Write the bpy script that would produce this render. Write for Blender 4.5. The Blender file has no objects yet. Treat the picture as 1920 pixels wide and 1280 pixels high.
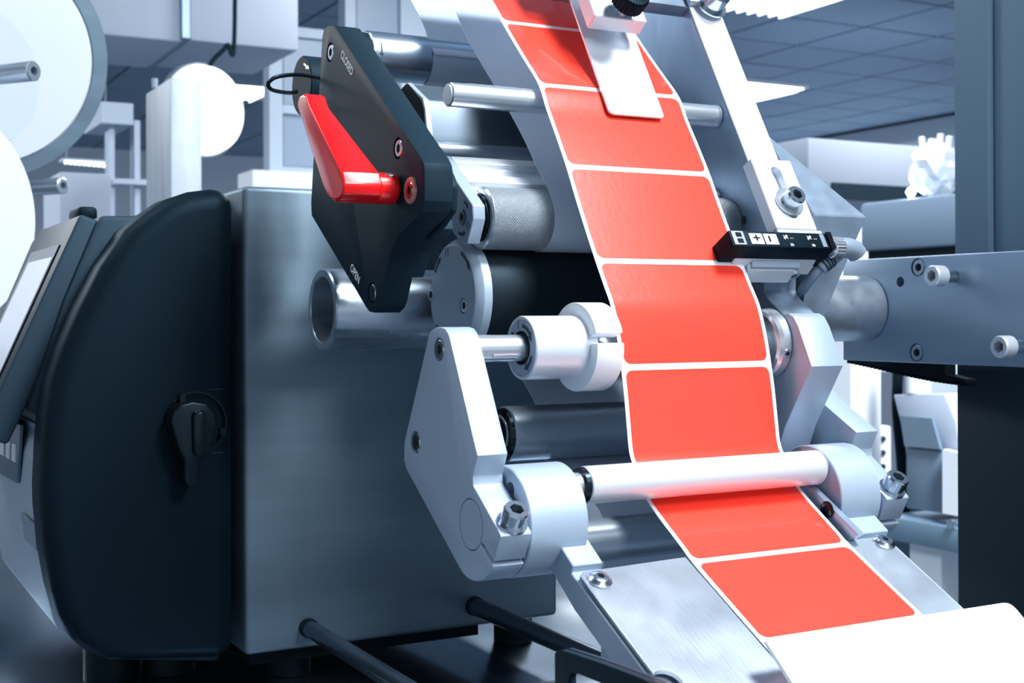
import bpy, bmesh, math, random
import numpy as np
from mathutils import Vector, Matrix
random.seed(4)
S = bpy.context.scene
COL = S.collection
V3 = Vector
# ------------------------------------------------------------------ camera, world, lights, exposure
F = 2450.0; TH = math.radians(61.65); RO = math.radians(-0.25); EYE = 1.30
D = V3((math.cos(TH), math.sin(TH), 0)); R = V3((math.sin(TH), -math.cos(TH), 0)); UP = V3((0, 0, 1))
cR, sR = math.cos(RO), math.sin(RO)
cd = bpy.data.cameras.new('camera'); cam = bpy.data.objects.new('camera', cd); COL.objects.link(cam)
cd.sensor_width = 36; cd.sensor_fit = 'HORIZONTAL'; cd.lens = 36 * F / 1920; cd.shift_y = -50 / 1920
cd.clip_start = .02; cd.clip_end = 60
rx = R * cR + UP * sR; uy = UP * cR - R * sR
cam.matrix_world = Matrix(((rx.x, uy.x, -D.x, 0), (rx.y, uy.y, -D.y, 0), (rx.z, uy.z, -D.z, 0), (0, 0, 0, 1)))
cd.dof.use_dof = True; cd.dof.focus_distance = .80; cd.dof.aperture_fstop = 19
S.camera = cam
S.view_settings.view_transform = 'Standard'; S.view_settings.look = 'None'
S.view_settings.gamma = 1; S.view_settings.use_curve_mapping = False
S.view_settings.exposure = 1.14
w = bpy.data.worlds.new('world'); S.world = w; w.use_nodes = True
w.node_tree.nodes['Background'].inputs[0].default_value = (.63, .75, .85, 1)
w.node_tree.nodes['Background'].inputs[1].default_value = .33
def area(name, loc, tgt, sx, sy, power, col=(.93, .97, 1)):
    l = bpy.data.lights.new(name, 'AREA'); l.shape = 'RECTANGLE'; l.size = sx; l.size_y = sy; l.energy = power; l.color = col
    o = bpy.data.objects.new(name, l); COL.objects.link(o); o.location = loc
    o.rotation_euler = (V3(tgt) - V3(loc)).to_track_quat('-Z', 'Y').to_euler()
    return o
area('lamp_over_machine', (1.15, .15, 1.62), (.45, .65, 0), 1.2, .6, 104)
area('lamp_behind_camera', (.9, -1.3, 1.62), (.45, .75, 0), .6, 1.2, 31)
area('lamp_over_printer', (-.55, 1.35, 1.62), (-.2, 1.3, 0), .6, 1.2, 8, (.86, .93, 1))
area('lamp_far_aisle', (2.3, 3.2, 1.62), (2.3, 3.2, 0), .6, 2.4, 34)
area('lamp_far_left', (-1.2, 5.2, 1.62), (-1.2, 5.2, 0), 1.2, 2.4, 60)
area('lamp_far_right', (5.6, 4.6, 1.62), (5.6, 4.6, 0), 1.2, 2.4, 26)
area('fill_far_wall', (7.2, 9.2, 1.55), (7.2, 9.2, 0), 1.2, 2.4, 80)  # added fill that brightens the far wall and ceiling

# ------------------------------------------------------------------ rays through the photograph onto real planes
def ray(px, py):
    dx, dy = px - 960, py - 590
    return D * F + R * (cR * dx + sR * dy) - UP * (-sR * dx + cR * dy)
def at(px, py, X=None, Y=None, Z=None):
    q = ray(px, py)
    t = X / q.x if X is not None else Y / q.y if Y is not None else Z / q.z
    return q * t
def on(px, py, P0, n):
    q = ray(px, py); return q * (V3(P0).dot(n) / q.dot(n))
def pj(P):
    z = P.dot(D); a = F * P.dot(R) / z; b = -F * P.z / z
    return 960 + cR * a - sR * b, 590 + sR * a + cR * b
def solveX(px, Y, Z):
    lo, hi = -1.0, 3.0
    for _ in range(50):
        m = (lo + hi) / 2
        if pj(V3((m, Y, Z)))[0] < px: lo = m
        else: hi = m
    return lo
def rad(px, P): return px * P.dot(D) / F
def yz(pts, X): return [(at(x, y, X=X).y, at(x, y, X=X).z) for x, y in pts]

# ------------------------------------------------------------------ materials
def lin(c):
    f = lambda v: v / 12.92 if v <= .04045 else ((v + .055) / 1.055) ** 2.4
    return tuple(f(v / 255) for v in c) + (1,)
MATS = {}
def mat(name, rgb, rough=.4, metal=0., spec=.5, bump=0., bscale=(60, 60, 60), var=0., coat=0., grain=None, trans=0., emit=None, es=1, rvar=0., alpha=1.):
    m = bpy.data.materials.new(name); m.use_nodes = True; nt = m.node_tree; b = nt.nodes['Principled BSDF']
    b.inputs['Base Color'].default_value = lin(rgb); b.inputs['Roughness'].default_value = rough
    b.inputs['Metallic'].default_value = metal; b.inputs['Specular IOR Level'].default_value = spec
    b.inputs['Coat Weight'].default_value = coat; b.inputs['Transmission Weight'].default_value = trans
    b.inputs['Alpha'].default_value = alpha
    if sum(rgb) < 220 and not emit: b.inputs['Specular Tint'].default_value = (.42, .66, .85, 1)
    if emit: b.inputs['Emission Color'].default_value = lin(emit); b.inputs['Emission Strength'].default_value = es
    if bump or var or rvar:
        tc = nt.nodes.new('ShaderNodeTexCoord'); mp = nt.nodes.new('ShaderNodeMapping'); mp.inputs['Scale'].default_value = bscale
        nz = nt.nodes.new('ShaderNodeTexNoise'); nz.inputs['Scale'].default_value = 1; nz.inputs['Detail'].default_value = 5
        nt.links.new(tc.outputs['Object'], mp.inputs['Vector']); nt.links.new(mp.outputs['Vector'], nz.inputs['Vector'])
        if bump:
            bp = nt.nodes.new('ShaderNodeBump'); bp.inputs['Strength'].default_value = bump; bp.inputs['Distance'].default_value = .002
            nt.links.new(nz.outputs['Fac'], bp.inputs['Height']); nt.links.new(bp.outputs['Normal'], b.inputs['Normal'])
        if var:
            mx = nt.nodes.new('ShaderNodeMix'); mx.data_type = 'RGBA'; c = lin(rgb)
            mx.inputs['A'].default_value = tuple(v * (1 - var) for v in c[:3]) + (1,); mx.inputs['B'].default_value = tuple(min(1, v * (1 + var)) for v in c[:3]) + (1,)
            mr = nt.nodes.new('ShaderNodeMapRange'); mr.inputs['From Min'].default_value = .3; mr.inputs['From Max'].default_value = .7
            nt.links.new(nz.outputs['Fac'], mr.inputs['Value']); nt.links.new(mr.outputs['Result'], mx.inputs['Factor']); nt.links.new(mx.outputs['Result'], b.inputs['Base Color'])
        if rvar:
            mr = nt.nodes.new('ShaderNodeMapRange'); mr.inputs['From Min'].default_value = .3; mr.inputs['From Max'].default_value = .7
            mr.inputs['To Min'].default_value = max(.03, rough - rvar); mr.inputs['To Max'].default_value = rough + rvar
            nt.links.new(nz.outputs['Fac'], mr.inputs['Value']); nt.links.new(mr.outputs['Result'], b.inputs['Roughness'])
    if grain:
        tc = nt.nodes.new('ShaderNodeTexCoord'); mp = nt.nodes.new('ShaderNodeMapping'); mp.inputs['Scale'].default_value = grain
        nz = nt.nodes.new('ShaderNodeTexNoise'); nz.inputs['Scale'].default_value = 1; nz.inputs['Detail'].default_value = 3
        bp = nt.nodes.new('ShaderNodeBump'); bp.inputs['Strength'].default_value = .12; bp.inputs['Distance'].default_value = .001
        for a_, b_ in ((tc.outputs['Object'], mp.inputs['Vector']), (mp.outputs['Vector'], nz.inputs['Vector']), (nz.outputs['Fac'], bp.inputs['Height']), (bp.outputs['Normal'], b.inputs['Normal'])): nt.links.new(a_, b_)
    MATS[name] = m; return m
alu = mat('anodised_aluminium', (166, 183, 203), .42, .25, .5, bump=.05, bscale=(900, 900, 900))
alu_b = mat('bright_turned_aluminium', (226, 233, 242), .36, .4)
alu_d = mat('brushed_frame_aluminium', (150, 170, 192), .40, .6, var=.07, bscale=(30, 90, 6), rvar=.06)
steel = mat('brushed_steel_cabinet', (113, 134, 150), .5, .5, var=.17, bscale=(3.5, 3, 30), rvar=.04, grain=(500, 500, 14))
steel_k = mat('dark_block_steel', (92, 106, 120), .45, .5, var=.1, bscale=(4, 30, 30))
chrome = mat('ground_steel', (215, 224, 232), .26, .82)
chrome_d = mat('dark_turned_steel', (176, 190, 204), .3, .72)
zinc = mat('zinc_screw', (200, 210, 220), .22, 1., bump=.04, bscale=(500, 500, 500))
tube_m = mat('drawn_steel_tube', (172, 188, 202), .3, .8, var=.18, bscale=(20, 60, 60), rvar=.12)
tube_s = mat('scuffed_steel_tube', (205, 216, 226), .36, .85, var=.06, bscale=(70, 70, 70), rvar=.08, bump=.04)
blk = mat('black_anodised', (25, 41, 52), .5, .0, .10, bump=.03, bscale=(800, 800, 800))
blk_p = mat('black_plastic', (14, 27, 36), .5, .3, .15, bump=.03, bscale=(700, 700, 700))
blk_g = mat('gloss_black_plastic', (10, 14, 18), .25, 0, .5)
gry_p = mat('slate_plastic', (38, 53, 66), .5, 0, .4)
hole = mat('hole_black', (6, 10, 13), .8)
rub = mat('dark_rubber', (16, 24, 29), .5, 0, .4)
whp = mat('white_plastic', (238, 243, 250), .38)
red = mat('red_plastic', (242, 16, 20), .26, 0, .5, coat=.3)
redl = mat('label_red', (255, 68, 50), .26, 0, .5, coat=.45, bump=.05, bscale=(260, 60, 260))
liner = mat('liner_white', (245, 249, 255), .35)
film = mat('grey_film', (200, 212, 228), .4, .0, var=.05, bscale=(6, 6, 6))
chute_m = mat('mill_finish_plate', (186, 198, 210), .36, .75, var=.12, bscale=(26, 26, 26), rvar=.05, grain=(700, 90, 90))
cream = mat('coated_peel_plate', (244, 247, 252), .42)
ink = mat('etched_ink', (58, 72, 86), .6)
ink_w = mat('white_ink', (252, 254, 255), .6)
post_m = mat('column_paint', (112, 138, 160), .5, .3, var=.08, bscale=(14, 14, .8))
post_d = mat('column_dark', (22, 38, 50), .5, 0, .4)
cable_m = mat('cable_grey', (128, 144, 162), .5)
copper = mat('copper_tinted_screw', (190, 150, 138), .35, .5)
copper_s = mat('copper_screw_steel', (180, 172, 172), .22, 1.)
spk = mat('speckled_steel', (150, 168, 188), .38, .6, var=.10, bscale=(70, 70, 70), rvar=.03)
wall_m = mat('wall_paint', (205, 216, 230), .7)
wall_l = mat('pale_panel', (172, 183, 201), .6)
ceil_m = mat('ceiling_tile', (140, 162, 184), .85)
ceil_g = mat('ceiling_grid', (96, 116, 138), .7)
floor_m = mat('floor_resin', (96, 112, 128), .35, 0, .5, var=.1, bscale=(2, 2, 2))
table_m = mat('steel_table', (120, 140, 158), .2, .9, var=.15, bscale=(8, 3, 3), rvar=.08)
frame_m = mat('partition_frame', (176, 190, 208), .5)
glass_m = mat('partition_pane', (140, 158, 180), .35, 0, .5)
white_m = mat('white_paint', (232, 238, 246), .5)
disc_m = mat('grey_white_disc', (178, 189, 203), .55)
paper_m = mat('white_reel', (212, 219, 229), .6)
lampm = mat('lamp_glow', (255, 255, 255), .5, emit=(248, 252, 255), es=6)
lampd = mat('dim_lamp_glow', (240, 246, 255), emit=(240, 246, 255), es=1.2)
screen_m = mat('lit_screen', (200, 210, 226), .3, emit=(226, 232, 245), es=.16)
card_m = mat('grey_card', (104, 124, 144), .6)

# knurl: crossed helical ridges as fine relief, driven by UV
def knurl_mat():
    m = bpy.data.materials.new('knurled_steel'); m.use_nodes = True; nt = m.node_tree; b = nt.nodes['Principled BSDF']
    b.inputs['Base Color'].default_value = lin((200, 211, 222)); b.inputs['Metallic'].default_value = .5; b.inputs['Roughness'].default_value = .38
    uv = nt.nodes.new('ShaderNodeTexCoord'); sp = nt.nodes.new('ShaderNodeSeparateXYZ'); nt.links.new(uv.outputs['UV'], sp.inputs[0])
    def M(op, a, b_=None):
        n = nt.nodes.new('ShaderNodeMath'); n.operation = op
        for i, v in enumerate((a, b_)):
            if v is None: continue
            if isinstance(v, (int, float)): n.inputs[i].default_value = v
            else: nt.links.new(v, n.inputs[i])
        return n.outputs[0]
    k = 2 * math.pi
    a1 = M('SINE', M('MULTIPLY', M('ADD', sp.outputs[0], sp.outputs[1]), k)); a2 = M('SINE', M('MULTIPLY', M('SUBTRACT', sp.outputs[0], sp.outputs[1]), k))
    h = M('MINIMUM', a1, a2)
    bp = nt.nodes.new('ShaderNodeBump'); bp.inputs['Strength'].default_value = .9; bp.inputs['Distance'].default_value = .0007
    nt.links.new(h, bp.inputs['Height']); nt.links.new(bp.outputs['Normal'], b.inputs['Normal'])
    return m
knurl_m = knurl_mat()

# ------------------------------------------------------------------ mesh helpers
def mesh_obj(name, bm, m, parent=None, bevel=0, seg=2, cuts=None, smooth=True, kind=None):
    bmesh.ops.recalc_face_normals(bm, faces=bm.faces)
    me = bpy.data.meshes.new(name); bm.to_mesh(me); bm.free()
    o = bpy.data.objects.new(name, me); COL.objects.link(o)
    tmp = []
    if bevel:
        b = o.modifiers.new('b', 'BEVEL'); b.width = bevel; b.segments = seg; b.limit_method = 'ANGLE'; b.angle_limit = math.radians(28)
    for c in cuts or []:
        cme = bpy.data.meshes.new('c'); bmesh.ops.recalc_face_normals(c, faces=c.faces); c.to_mesh(cme); c.free()
        co = bpy.data.objects.new('c', cme); COL.objects.link(co); tmp.append(co)
        q = o.modifiers.new('x', 'BOOLEAN'); q.operation = 'DIFFERENCE'; q.solver = 'EXACT'; q.object = co
    if bevel or cuts:
        bpy.context.view_layer.update()
        dg = bpy.context.evaluated_depsgraph_get()
        nm = bpy.data.meshes.new_from_object(o.evaluated_get(dg)); o.modifiers.clear(); o.data = nm; nm.name = name
        for c in tmp: bpy.data.objects.remove(c)
    o.data.materials.clear(); o.data.materials.append(m)
    if smooth:
        o.data.shade_smooth()
        bmx = bmesh.new(); bmx.from_mesh(o.data)
        if cuts: bmesh.ops.dissolve_limit(bmx, angle_limit=math.radians(.5), verts=bmx.verts, edges=bmx.edges)
        for e in bmx.edges:
            if len(e.link_faces) == 2 and e.calc_face_angle(0) > math.radians(24): e.smooth = False
        bmx.to_mesh(o.data); bmx.free()
    if parent is not None: o.parent = parent
    if kind: o['kind'] = kind
    return o
def thing(name, label, cat, group=None):
    o = bpy.data.objects.new(name, None); COL.objects.link(o); o.empty_display_size = .02
    o['label'] = label; o['category'] = cat
    if group: o['group'] = group
    return o
def tag(o, label, cat, group=None):
    o['label'] = label; o['category'] = cat
    if group: o['group'] = group
    return o
def struct(o): o['kind'] = 'structure'; return o
def box(bm, x0, y0, z0, x1, y1, z1):
    v = [bm.verts.new((x, y, z)) for z in (z0, z1) for y in (y0, y1) for x in (x0, x1)]
    for f in ((0, 2, 3, 1), (4, 5, 7, 6), (0, 1, 5, 4), (2, 6, 7, 3), (0, 4, 6, 2), (1, 3, 7, 5)): bm.faces.new([v[i] for i in f])
    return bm
def nb(*a): return box(bmesh.new(), *a)
def prism(poly, x0, x1, bm=None):
    bm = bm or bmesh.new(); n = len(poly)
    x0s = x0 if isinstance(x0, (list, tuple)) else [x0] * n
    x1s = x1 if isinstance(x1, (list, tuple)) else [x1] * n
    a = [bm.verts.new((x0s[i], p[0], p[1])) for i, p in enumerate(poly)]; b = [bm.verts.new((x1s[i], p[0], p[1])) for i, p in enumerate(poly)]
    bm.faces.new(a); bm.faces.new(b[::-1])
    for i in range(n): bm.faces.new((a[i], b[i], b[(i + 1) % n], a[(i + 1) % n]))
    return bm
def prismY(poly, y0, y1, bm=None):
    bm = bm or bmesh.new(); n = len(poly)
    a = [bm.verts.new((p[0], y0, p[1])) for p in poly]; b = [bm.verts.new((p[0], y1, p[1])) for p in poly]
    bm.faces.new(a); bm.faces.new(b[::-1])
    for i in range(n): bm.faces.new((a[i], b[i], b[(i + 1) % n], a[(i + 1) % n]))
    return bm
def rounded(poly, radii, k=6):
    n = len(poly); out = []
    for i in range(n):
        p = V3((*poly[i], 0)); a = V3((*poly[i - 1], 0)) - p; b = V3((*poly[(i + 1) % n], 0)) - p
        r = radii[i] if isinstance(radii, (list, tuple)) else radii
        if r <= 0: out.append(poly[i]); continue
        la, lb = a.length, b.length; a.normalize(); b.normalize()
        ang = a.angle(b); t = min(r / math.tan(ang / 2), la * .48, lb * .48)
        p0 = p + a * t; p2 = p + b * t
        for j in range(k + 1):
            s = j / k; q = p0 * (1 - s) ** 2 + p * 2 * s * (1 - s) + p2 * s * s
            out.append((q.x, q.y))
    return out
def frame_of(ax, ref=None):
    ax = V3(ax).normalized(); ref = V3(ref) if ref else (V3((0, 0, 1)) if abs(ax.z) < .9 else V3((0, 1, 0)))
    u = (ref - ax * ref.dot(ax)).normalized(); v = ax.cross(u); return ax, u, v
def lathe(rings, P, ax=(1, 0, 0), seg=40, bm=None, ref=None):
    """rings: (t, r) or (t, r, 'h') for a hexagonal ring; r=0 closes to a point"""
    bm = bm or bmesh.new(); P = V3(P); ax, u, v = frame_of(ax, ref); prev = None
    for rg in rings:
        t, r = rg[0], rg[1]; hx = len(rg) > 2
        if r == 0: cur = [bm.verts.new(P + ax * t)]
        else:
            cur = []
            for i in range(seg):
                a = 2 * math.pi * i / seg; rr = r
                if hx: rr = r * math.cos(math.pi / 6) / math.cos((a % (math.pi / 3)) - math.pi / 6)
                cur.append(bm.verts.new(P + ax * t + (u * math.cos(a) + v * math.sin(a)) * rr))
        if prev:
            if len(prev) == 1 and len(cur) > 1:
                for i in range(seg): bm.faces.new((prev[0], cur[i], cur[(i + 1) % seg]))
            elif len(cur) == 1 and len(prev) > 1:
                for i in range(seg): bm.faces.new((prev[i], cur[0], prev[(i + 1) % seg]))
            else:
                for i in range(seg): bm.faces.new((prev[i], cur[i], cur[(i + 1) % seg], prev[(i + 1) % seg]))
        prev = cur
    return bm
def cyl(P, ax, r, L, ch=0, seg=40, bm=None):
    return lathe([(0, 0), (0, r - ch), (ch, r), (L - ch, r), (L, r - ch), (L, 0)] if ch else [(0, 0), (0, r), (L, r), (L, 0)], P, ax, seg, bm)
def cylX(Y, Z, r, x0, x1, ch=0, seg=48): return cyl((x0, Y, Z), (1, 0, 0), r, x1 - x0, ch, seg)
def tube_path(pts, r, seg=12, bm=None, closed_ends=True):
    bm = bm or bmesh.new(); pts = [V3(p) for p in pts]; prev = None; u = None
    for i, p in enumerate(pts):
        t = (pts[min(i + 1, len(pts) - 1)] - pts[max(i - 1, 0)]).normalized()
        if u is None: u = t.orthogonal().normalized()
        u = (u - t * u.dot(t)).normalized(); v = t.cross(u)
        cur = [bm.verts.new(p + (u * math.cos(2 * math.pi * k / seg) + v * math.sin(2 * math.pi * k / seg)) * r) for k in range(seg)]
        if prev:
            for k in range(seg): bm.faces.new((prev[k], cur[k], cur[(k + 1) % seg], prev[(k + 1) % seg]))
        elif closed_ends: bm.faces.new(cur[::-1])
        prev = cur
    if closed_ends: bm.faces.new(prev)
    return bm
def spline(pts, n=10):
    pts = [V3(p) for p in pts]; P = [pts[0] * 2 - pts[1]] + pts + [pts[-1] * 2 - pts[-2]]; out = []
    for i in range(1, len(P) - 2):
        a, b, c, d = P[i - 1:i + 3]
        for j in range(n):
            t = j / n
            out.append(.5 * ((2 * b) + (c - a) * t + (2 * a - 5 * b + 4 * c - d) * t * t + (3 * b - a - 3 * c + d) * t ** 3))
    out.append(pts[-1]); return out
def screw(P, ax, r, h, parent=None, m=None, label=None, name='socket_screw', cat='screw', group=None, washer=0, rim=.82):
    """cap screw: head with chamfer and hex socket; ax points out of the head"""
    m = m or zinc; P = V3(P); a = V3(ax).normalized()
    bm = lathe([(0, 0), (0, r), (h * .88, r), (h, r * .9), (h, r * .56, 'h'), (h * .35, r * .54, 'h'), (h * .3, 0)], P, a, 36)
    o = mesh_obj(name, bm, m, parent)
    s = mesh_obj('hex_socket', lathe([(h * .36, 0), (h * .36, r * .52, 'h'), (h * .38, 0)], P, a, 36), hole, o)
    if washer:
        mesh_obj('washer', lathe([(-.0014, 0), (-.0014, washer), (0, washer), (0, 0)], P, a, 40), zinc, o)
    if label: tag(o, label, cat, group)
    return o
def text(s, C, tdir, up, h, parent, m, name='lettering', sx=1., ex=.00012, bold=.012):
    c = bpy.data.curves.new(name, 'FONT'); c.body = s; c.align_x = 'CENTER'; c.align_y = 'CENTER'; c.size = 1; c.extrude = 0; c.offset = bold
    o = bpy.data.objects.new(name, c); COL.objects.link(o)
    me = bpy.data.meshes.new_from_object(o.evaluated_get(bpy.context.evaluated_depsgraph_get()))
    bpy.data.objects.remove(o); bm = bmesh.new(); bm.from_mesh(me)
    t = V3(tdir).normalized(); u = V3(up); u = (u - t * u.dot(t)).normalized(); n = t.cross(u); k = h / .7
    for v in bm.verts: v.co = V3(C) + t * v.co.x * k * sx + u * v.co.y * k + n * ex
    me2 = bpy.data.meshes.new(name); bm.to_mesh(me2); bm.free(); me2.materials.append(m)
    q = bpy.data.objects.new(name, me2); COL.objects.link(q); q.parent = parent; return q
def flat(poly3, n, th, name, m, parent):
    """thin plate from a 3-D outline, thickness along n"""
    bm = bmesh.new(); n = V3(n).normalized(); k = len(poly3)
    a = [bm.verts.new(V3(p)) for p in poly3]; b = [bm.verts.new(V3(p) + n * th) for p in poly3]
    bm.faces.new(a); bm.faces.new(b[::-1])
    for i in range(k): bm.faces.new((a[i], b[i], b[(i + 1) % k], a[(i + 1) % k]))
    return mesh_obj(name, bm, m, parent)
def arc_arrow(C, n, up, r, wd, a0, a1, parent, m=None, head=.35):
    """curved arrow printed on a face with normal n around C"""
    n = V3(n).normalized(); u = V3(up); u = (u - n * u.dot(n)).normalized(); v = n.cross(u); bm = bmesh.new(); pr = None
    P = lambda rr, a: V3(C) + (u * math.cos(a) + v * math.sin(a)) * rr + n * .00015
    N = 10; am = a0 + (a1 - a0) * (1 - head)
    for i in range(N + 1):
        a = a0 + (am - a0) * i / N; cur = (bm.verts.new(P(r - wd / 2, a)), bm.verts.new(P(r + wd / 2, a)))
        if pr: bm.faces.new((pr[0], pr[1], cur[1], cur[0]))
        pr = cur
    bm.faces.new((bm.verts.new(P(r - wd * 1.1, am)), bm.verts.new(P(r + wd * 1.1, am)), bm.verts.new(P(r, a1))))
    return mesh_obj('direction_arrow', bm, m or ink, parent, smooth=False)
NX = V3((-1, 0, 0))
# the vertical machine planes
XA = .3055            # outer face of the left arm
XL, XR = .4125, .5225  # label web edges
XF, XF2 = .5605, .588  # frame plate
YB = .885              # front of the cabinet

# ------------------------------------------------------------------ the room
FZ = -EYE; CZ = 1.70
struct(mesh_obj('floor', nb(-7, -4, FZ - .1, 9, 14, FZ), floor_m))
struct(mesh_obj('wall_right', nb(8.7, -4, FZ, 8.85, 14, CZ), wall_m))
struct(mesh_obj('wall_back', nb(-7, 13.6, FZ, 8.7, 13.75, CZ), wall_m))
ceil = struct(mesh_obj('ceiling', nb(-7, -4, CZ + .02, 9, 14, CZ + .12), ceil_g))
lamps = [(1.95, 7.15), (3.15, 9.2), (-.6, 8.4), (-2.6, 6.6), (5.9, 10.4)]
tiles = set()
lampcell = set()
L1 = at(1470, 12, Z=CZ); L2 = at(1455, 162, Z=CZ); L3 = at(481, 186, Z=CZ)
T = .6
L1 = at(1474, 31, Z=CZ); ox, oy = L1.x % T, L1.y % T; L1 = L1 - V3((.3, .3, 0))
def cell(p): return (math.floor((p.x - ox) / T), math.floor((p.y - oy) / T))
c1 = cell(L1); c2 = cell(L2); c3 = cell(L3)
lampcell = {c1, c3}
K2 = at(1517, 158, Z=CZ) - V3((T, 0, 0))
vis = []
for i in range(-10, 16):
    for j in range(-2, 24):
        x0 = ox + i * T; y0 = oy + j * T
        if (i, j) in lampcell or x0 < -6.9 or y0 > 13.5 or x0 > 8.2: continue
        p = V3((x0 + .3, y0 + .3, CZ)); z = p.dot(D)
        if z < 1: continue
        u_, v_ = pj(p)
        seen = 1350 < u_ < 1900 and -40 < v_ < 300 or 180 < u_ < 620 and -40 < v_ < 420
        vis.append((z if seen else z + 100, x0, y0))
vis.sort(); tile_me = None
rest = bmesh.new()
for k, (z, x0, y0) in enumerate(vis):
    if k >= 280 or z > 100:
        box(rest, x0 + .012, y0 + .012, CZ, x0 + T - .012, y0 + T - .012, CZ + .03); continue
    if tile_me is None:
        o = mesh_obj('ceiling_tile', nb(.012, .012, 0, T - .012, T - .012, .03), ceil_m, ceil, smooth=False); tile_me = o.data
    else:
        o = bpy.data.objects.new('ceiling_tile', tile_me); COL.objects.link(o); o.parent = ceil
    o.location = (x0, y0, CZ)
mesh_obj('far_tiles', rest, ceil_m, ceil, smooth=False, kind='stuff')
def ceiling_light(x0, y0, nx, label, dz=0):
    CZ = 1.70 + dz
    t = thing('ceiling_light', label, 'ceiling light', 'recessed louvre lamps in the tiled ceiling')
    mesh_obj('frame', nb(x0, y0, CZ + .002, x0 + nx * T, y0 + T, CZ + .03), white_m, t)
    mesh_obj('diffuser', nb(x0 + .03, y0 + .03, CZ - .004, x0 + nx * T - .03, y0 + T - .03, CZ + .001), lampm, t)
    for i in range(1, 8 * nx):
        mesh_obj('louvre_slat', nb(x0 + i * T / 8 - .005, y0 + .03, CZ - .028, x0 + i * T / 8 + .005, y0 + T - .03, CZ - .005), white_m, t)
    return t
ceiling_light(ox + c1[0] * T, oy + c1[1] * T, 1, 'bright louvred ceiling lamp at the top edge above the frame plate')
ceiling_light(K2.x, K2.y, 1, 'bright louvred ceiling lamp farther off, above the white bulkhead', -.031)
ceiling_light(ox + c3[0] * T, oy + c3[1] * T, 1, 'small distant louvred ceiling lamp beside the bright white dish')

def bgbox(name, m, x0, y0, x1, y1, Y, dy, parent=None, bevel=0, floor=False):
    """box whose front face lies in the plane Y and spans the given pixels"""
    a = at(x0, (y0 + y1) / 2, Y=Y); b = at(x1, (y0 + y1) / 2, Y=Y)
    zt = at(x0, y0, Y=Y).z; zb = FZ if floor else at(x0, y1, Y=Y).z
    return mesh_obj(name, nb(a.x, Y, zb, b.x, Y + dy, zt), m, parent, bevel)
# partition at the back left
P_Y = 5.2
pt = thing('glazed_partition', 'grey framed glazed partition behind the black lever plate', 'partition')
bgbox('panel', white_m, 474, 318, 850, 350, P_Y - .2, .2, pt)
bgbox('post', frame_m, 505, -40, 530, 345, P_Y, .08, pt)
bgbox('post', frame_m, 648, -40, 668, 345, P_Y, .08, pt)
bgbox('post', frame_m, 752, -40, 800, 345, P_Y, .08, pt)
for y0_, y1_ in ((48, 66), (196, 212), (312, 326)): bgbox('rail', frame_m, 531, y0_, 752, y1_, P_Y + .01, .06, pt)
for x0_, x1_, y0_, y1_ in ((532, 646, 67, 195), (532, 646, 213, 311), (669, 751, -30, 60), (669, 751, 67, 195)):
    bgbox('pane', glass_m, x0_, y0_, x1_, y1_, P_Y + .03, .02, pt)
sf = thing('air_duct', 'pale boxed air duct hanging below the ceiling at upper left', 'duct')
bgbox('duct_section', wall_l, 120, -60, 342, 58, 4.2, .5, sf, .01); bgbox('duct_section', wall_l, 356, -50, 560, 76, 4.2, .5, sf, .01)
bgbox('joint_flange', alu_d, 342, -60, 356, 70, 4.17, .56, sf)
rk = thing('storage_rack', 'grey frame rack between the white spools and the column', 'rack')
for x0_ in (204, 252): bgbox('upright', frame_m, x0_, 225, x0_ + 11, 400, 4.4, .06, rk, floor=True)
bgbox('shelf_beam', frame_m, 190, 190, 250, 230, 4.35, .3, rk)
bgbox('shelf_beam', frame_m, 215, 334, 284, 344, 4.36, .05, rk)
tag(bgbox('wall_cabinet', wall_l, 112, 322, 208, 480, 4.0, .3, None, .005, floor=True), 'pale low cabinet standing behind the printer display', 'cabinet')
dl = thing('strip_lamp', 'thin dotted strip lamp glowing above the pale low cabinet', 'lamp')
mesh_obj('housing', nb(at(118, 300, Y=6).x, 6, at(118, 300, Y=6).z, at(205, 300, Y=6).x, 6.1, at(118, 296, Y=6).z), white_m, dl)
for x_ in (125, 198):
    c0 = at(x_, 297, Y=6.05); mesh_obj('hanging_wire', cyl((c0.x, 6.05, c0.z), (0, 0, 1), .004, CZ - c0.z, 0, 8), chrome_d, dl)
for k in range(9):
    bgbox('lamp_cell', lampd, 124 + k * 9, 301 + k * .8, 128 + k * 9, 305 + k * .8, 6, .05, dl)
# wrapped column with dish behind it
cl = thing('wrapped_column', 'pale mottled square column with bolts on top, behind the printer', 'column')
plast = mat('column_wrap', (176, 187, 201), .5, .1, var=.16, bscale=(22, 22, 5))
a = at(277, 172, Y=2.6); b = at(352, 172, Y=2.6)
mesh_obj('shaft', nb(a.x, 2.42, at(300, 600, Y=2.5).z, b.x - .02, 2.62, a.z), plast, cl, .006)
for px_ in (290, 342):
    q = at(px_, 168, Y=2.55); mesh_obj('bolt', cyl((q.x, q.y, a.z), (0, 0, 1), .006, .018, 0, 12), chrome_d, cl)
q = at(380, 207, Y=3.3)
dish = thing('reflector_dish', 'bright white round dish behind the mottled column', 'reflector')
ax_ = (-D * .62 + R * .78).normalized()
mesh_obj('dish', lathe([(0, 0), (0, rad(86, q)), (.03, rad(80, q)), (.09, rad(40, q)), (.10, 0)], q, ax_, 48), mat('painted_glow_dish', (255, 255, 255), .5, emit=(255, 255, 255), es=.6), dish)  # emission stands in for the strong light falling on the white dish
mesh_obj('rim', lathe([(-.02, rad(84, q)), (-.02, rad(89, q)), (.004, rad(89, q)), (.004, rad(84, q)), (-.02, rad(84, q))], q, ax_, 48), chrome_d, dish)
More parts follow.
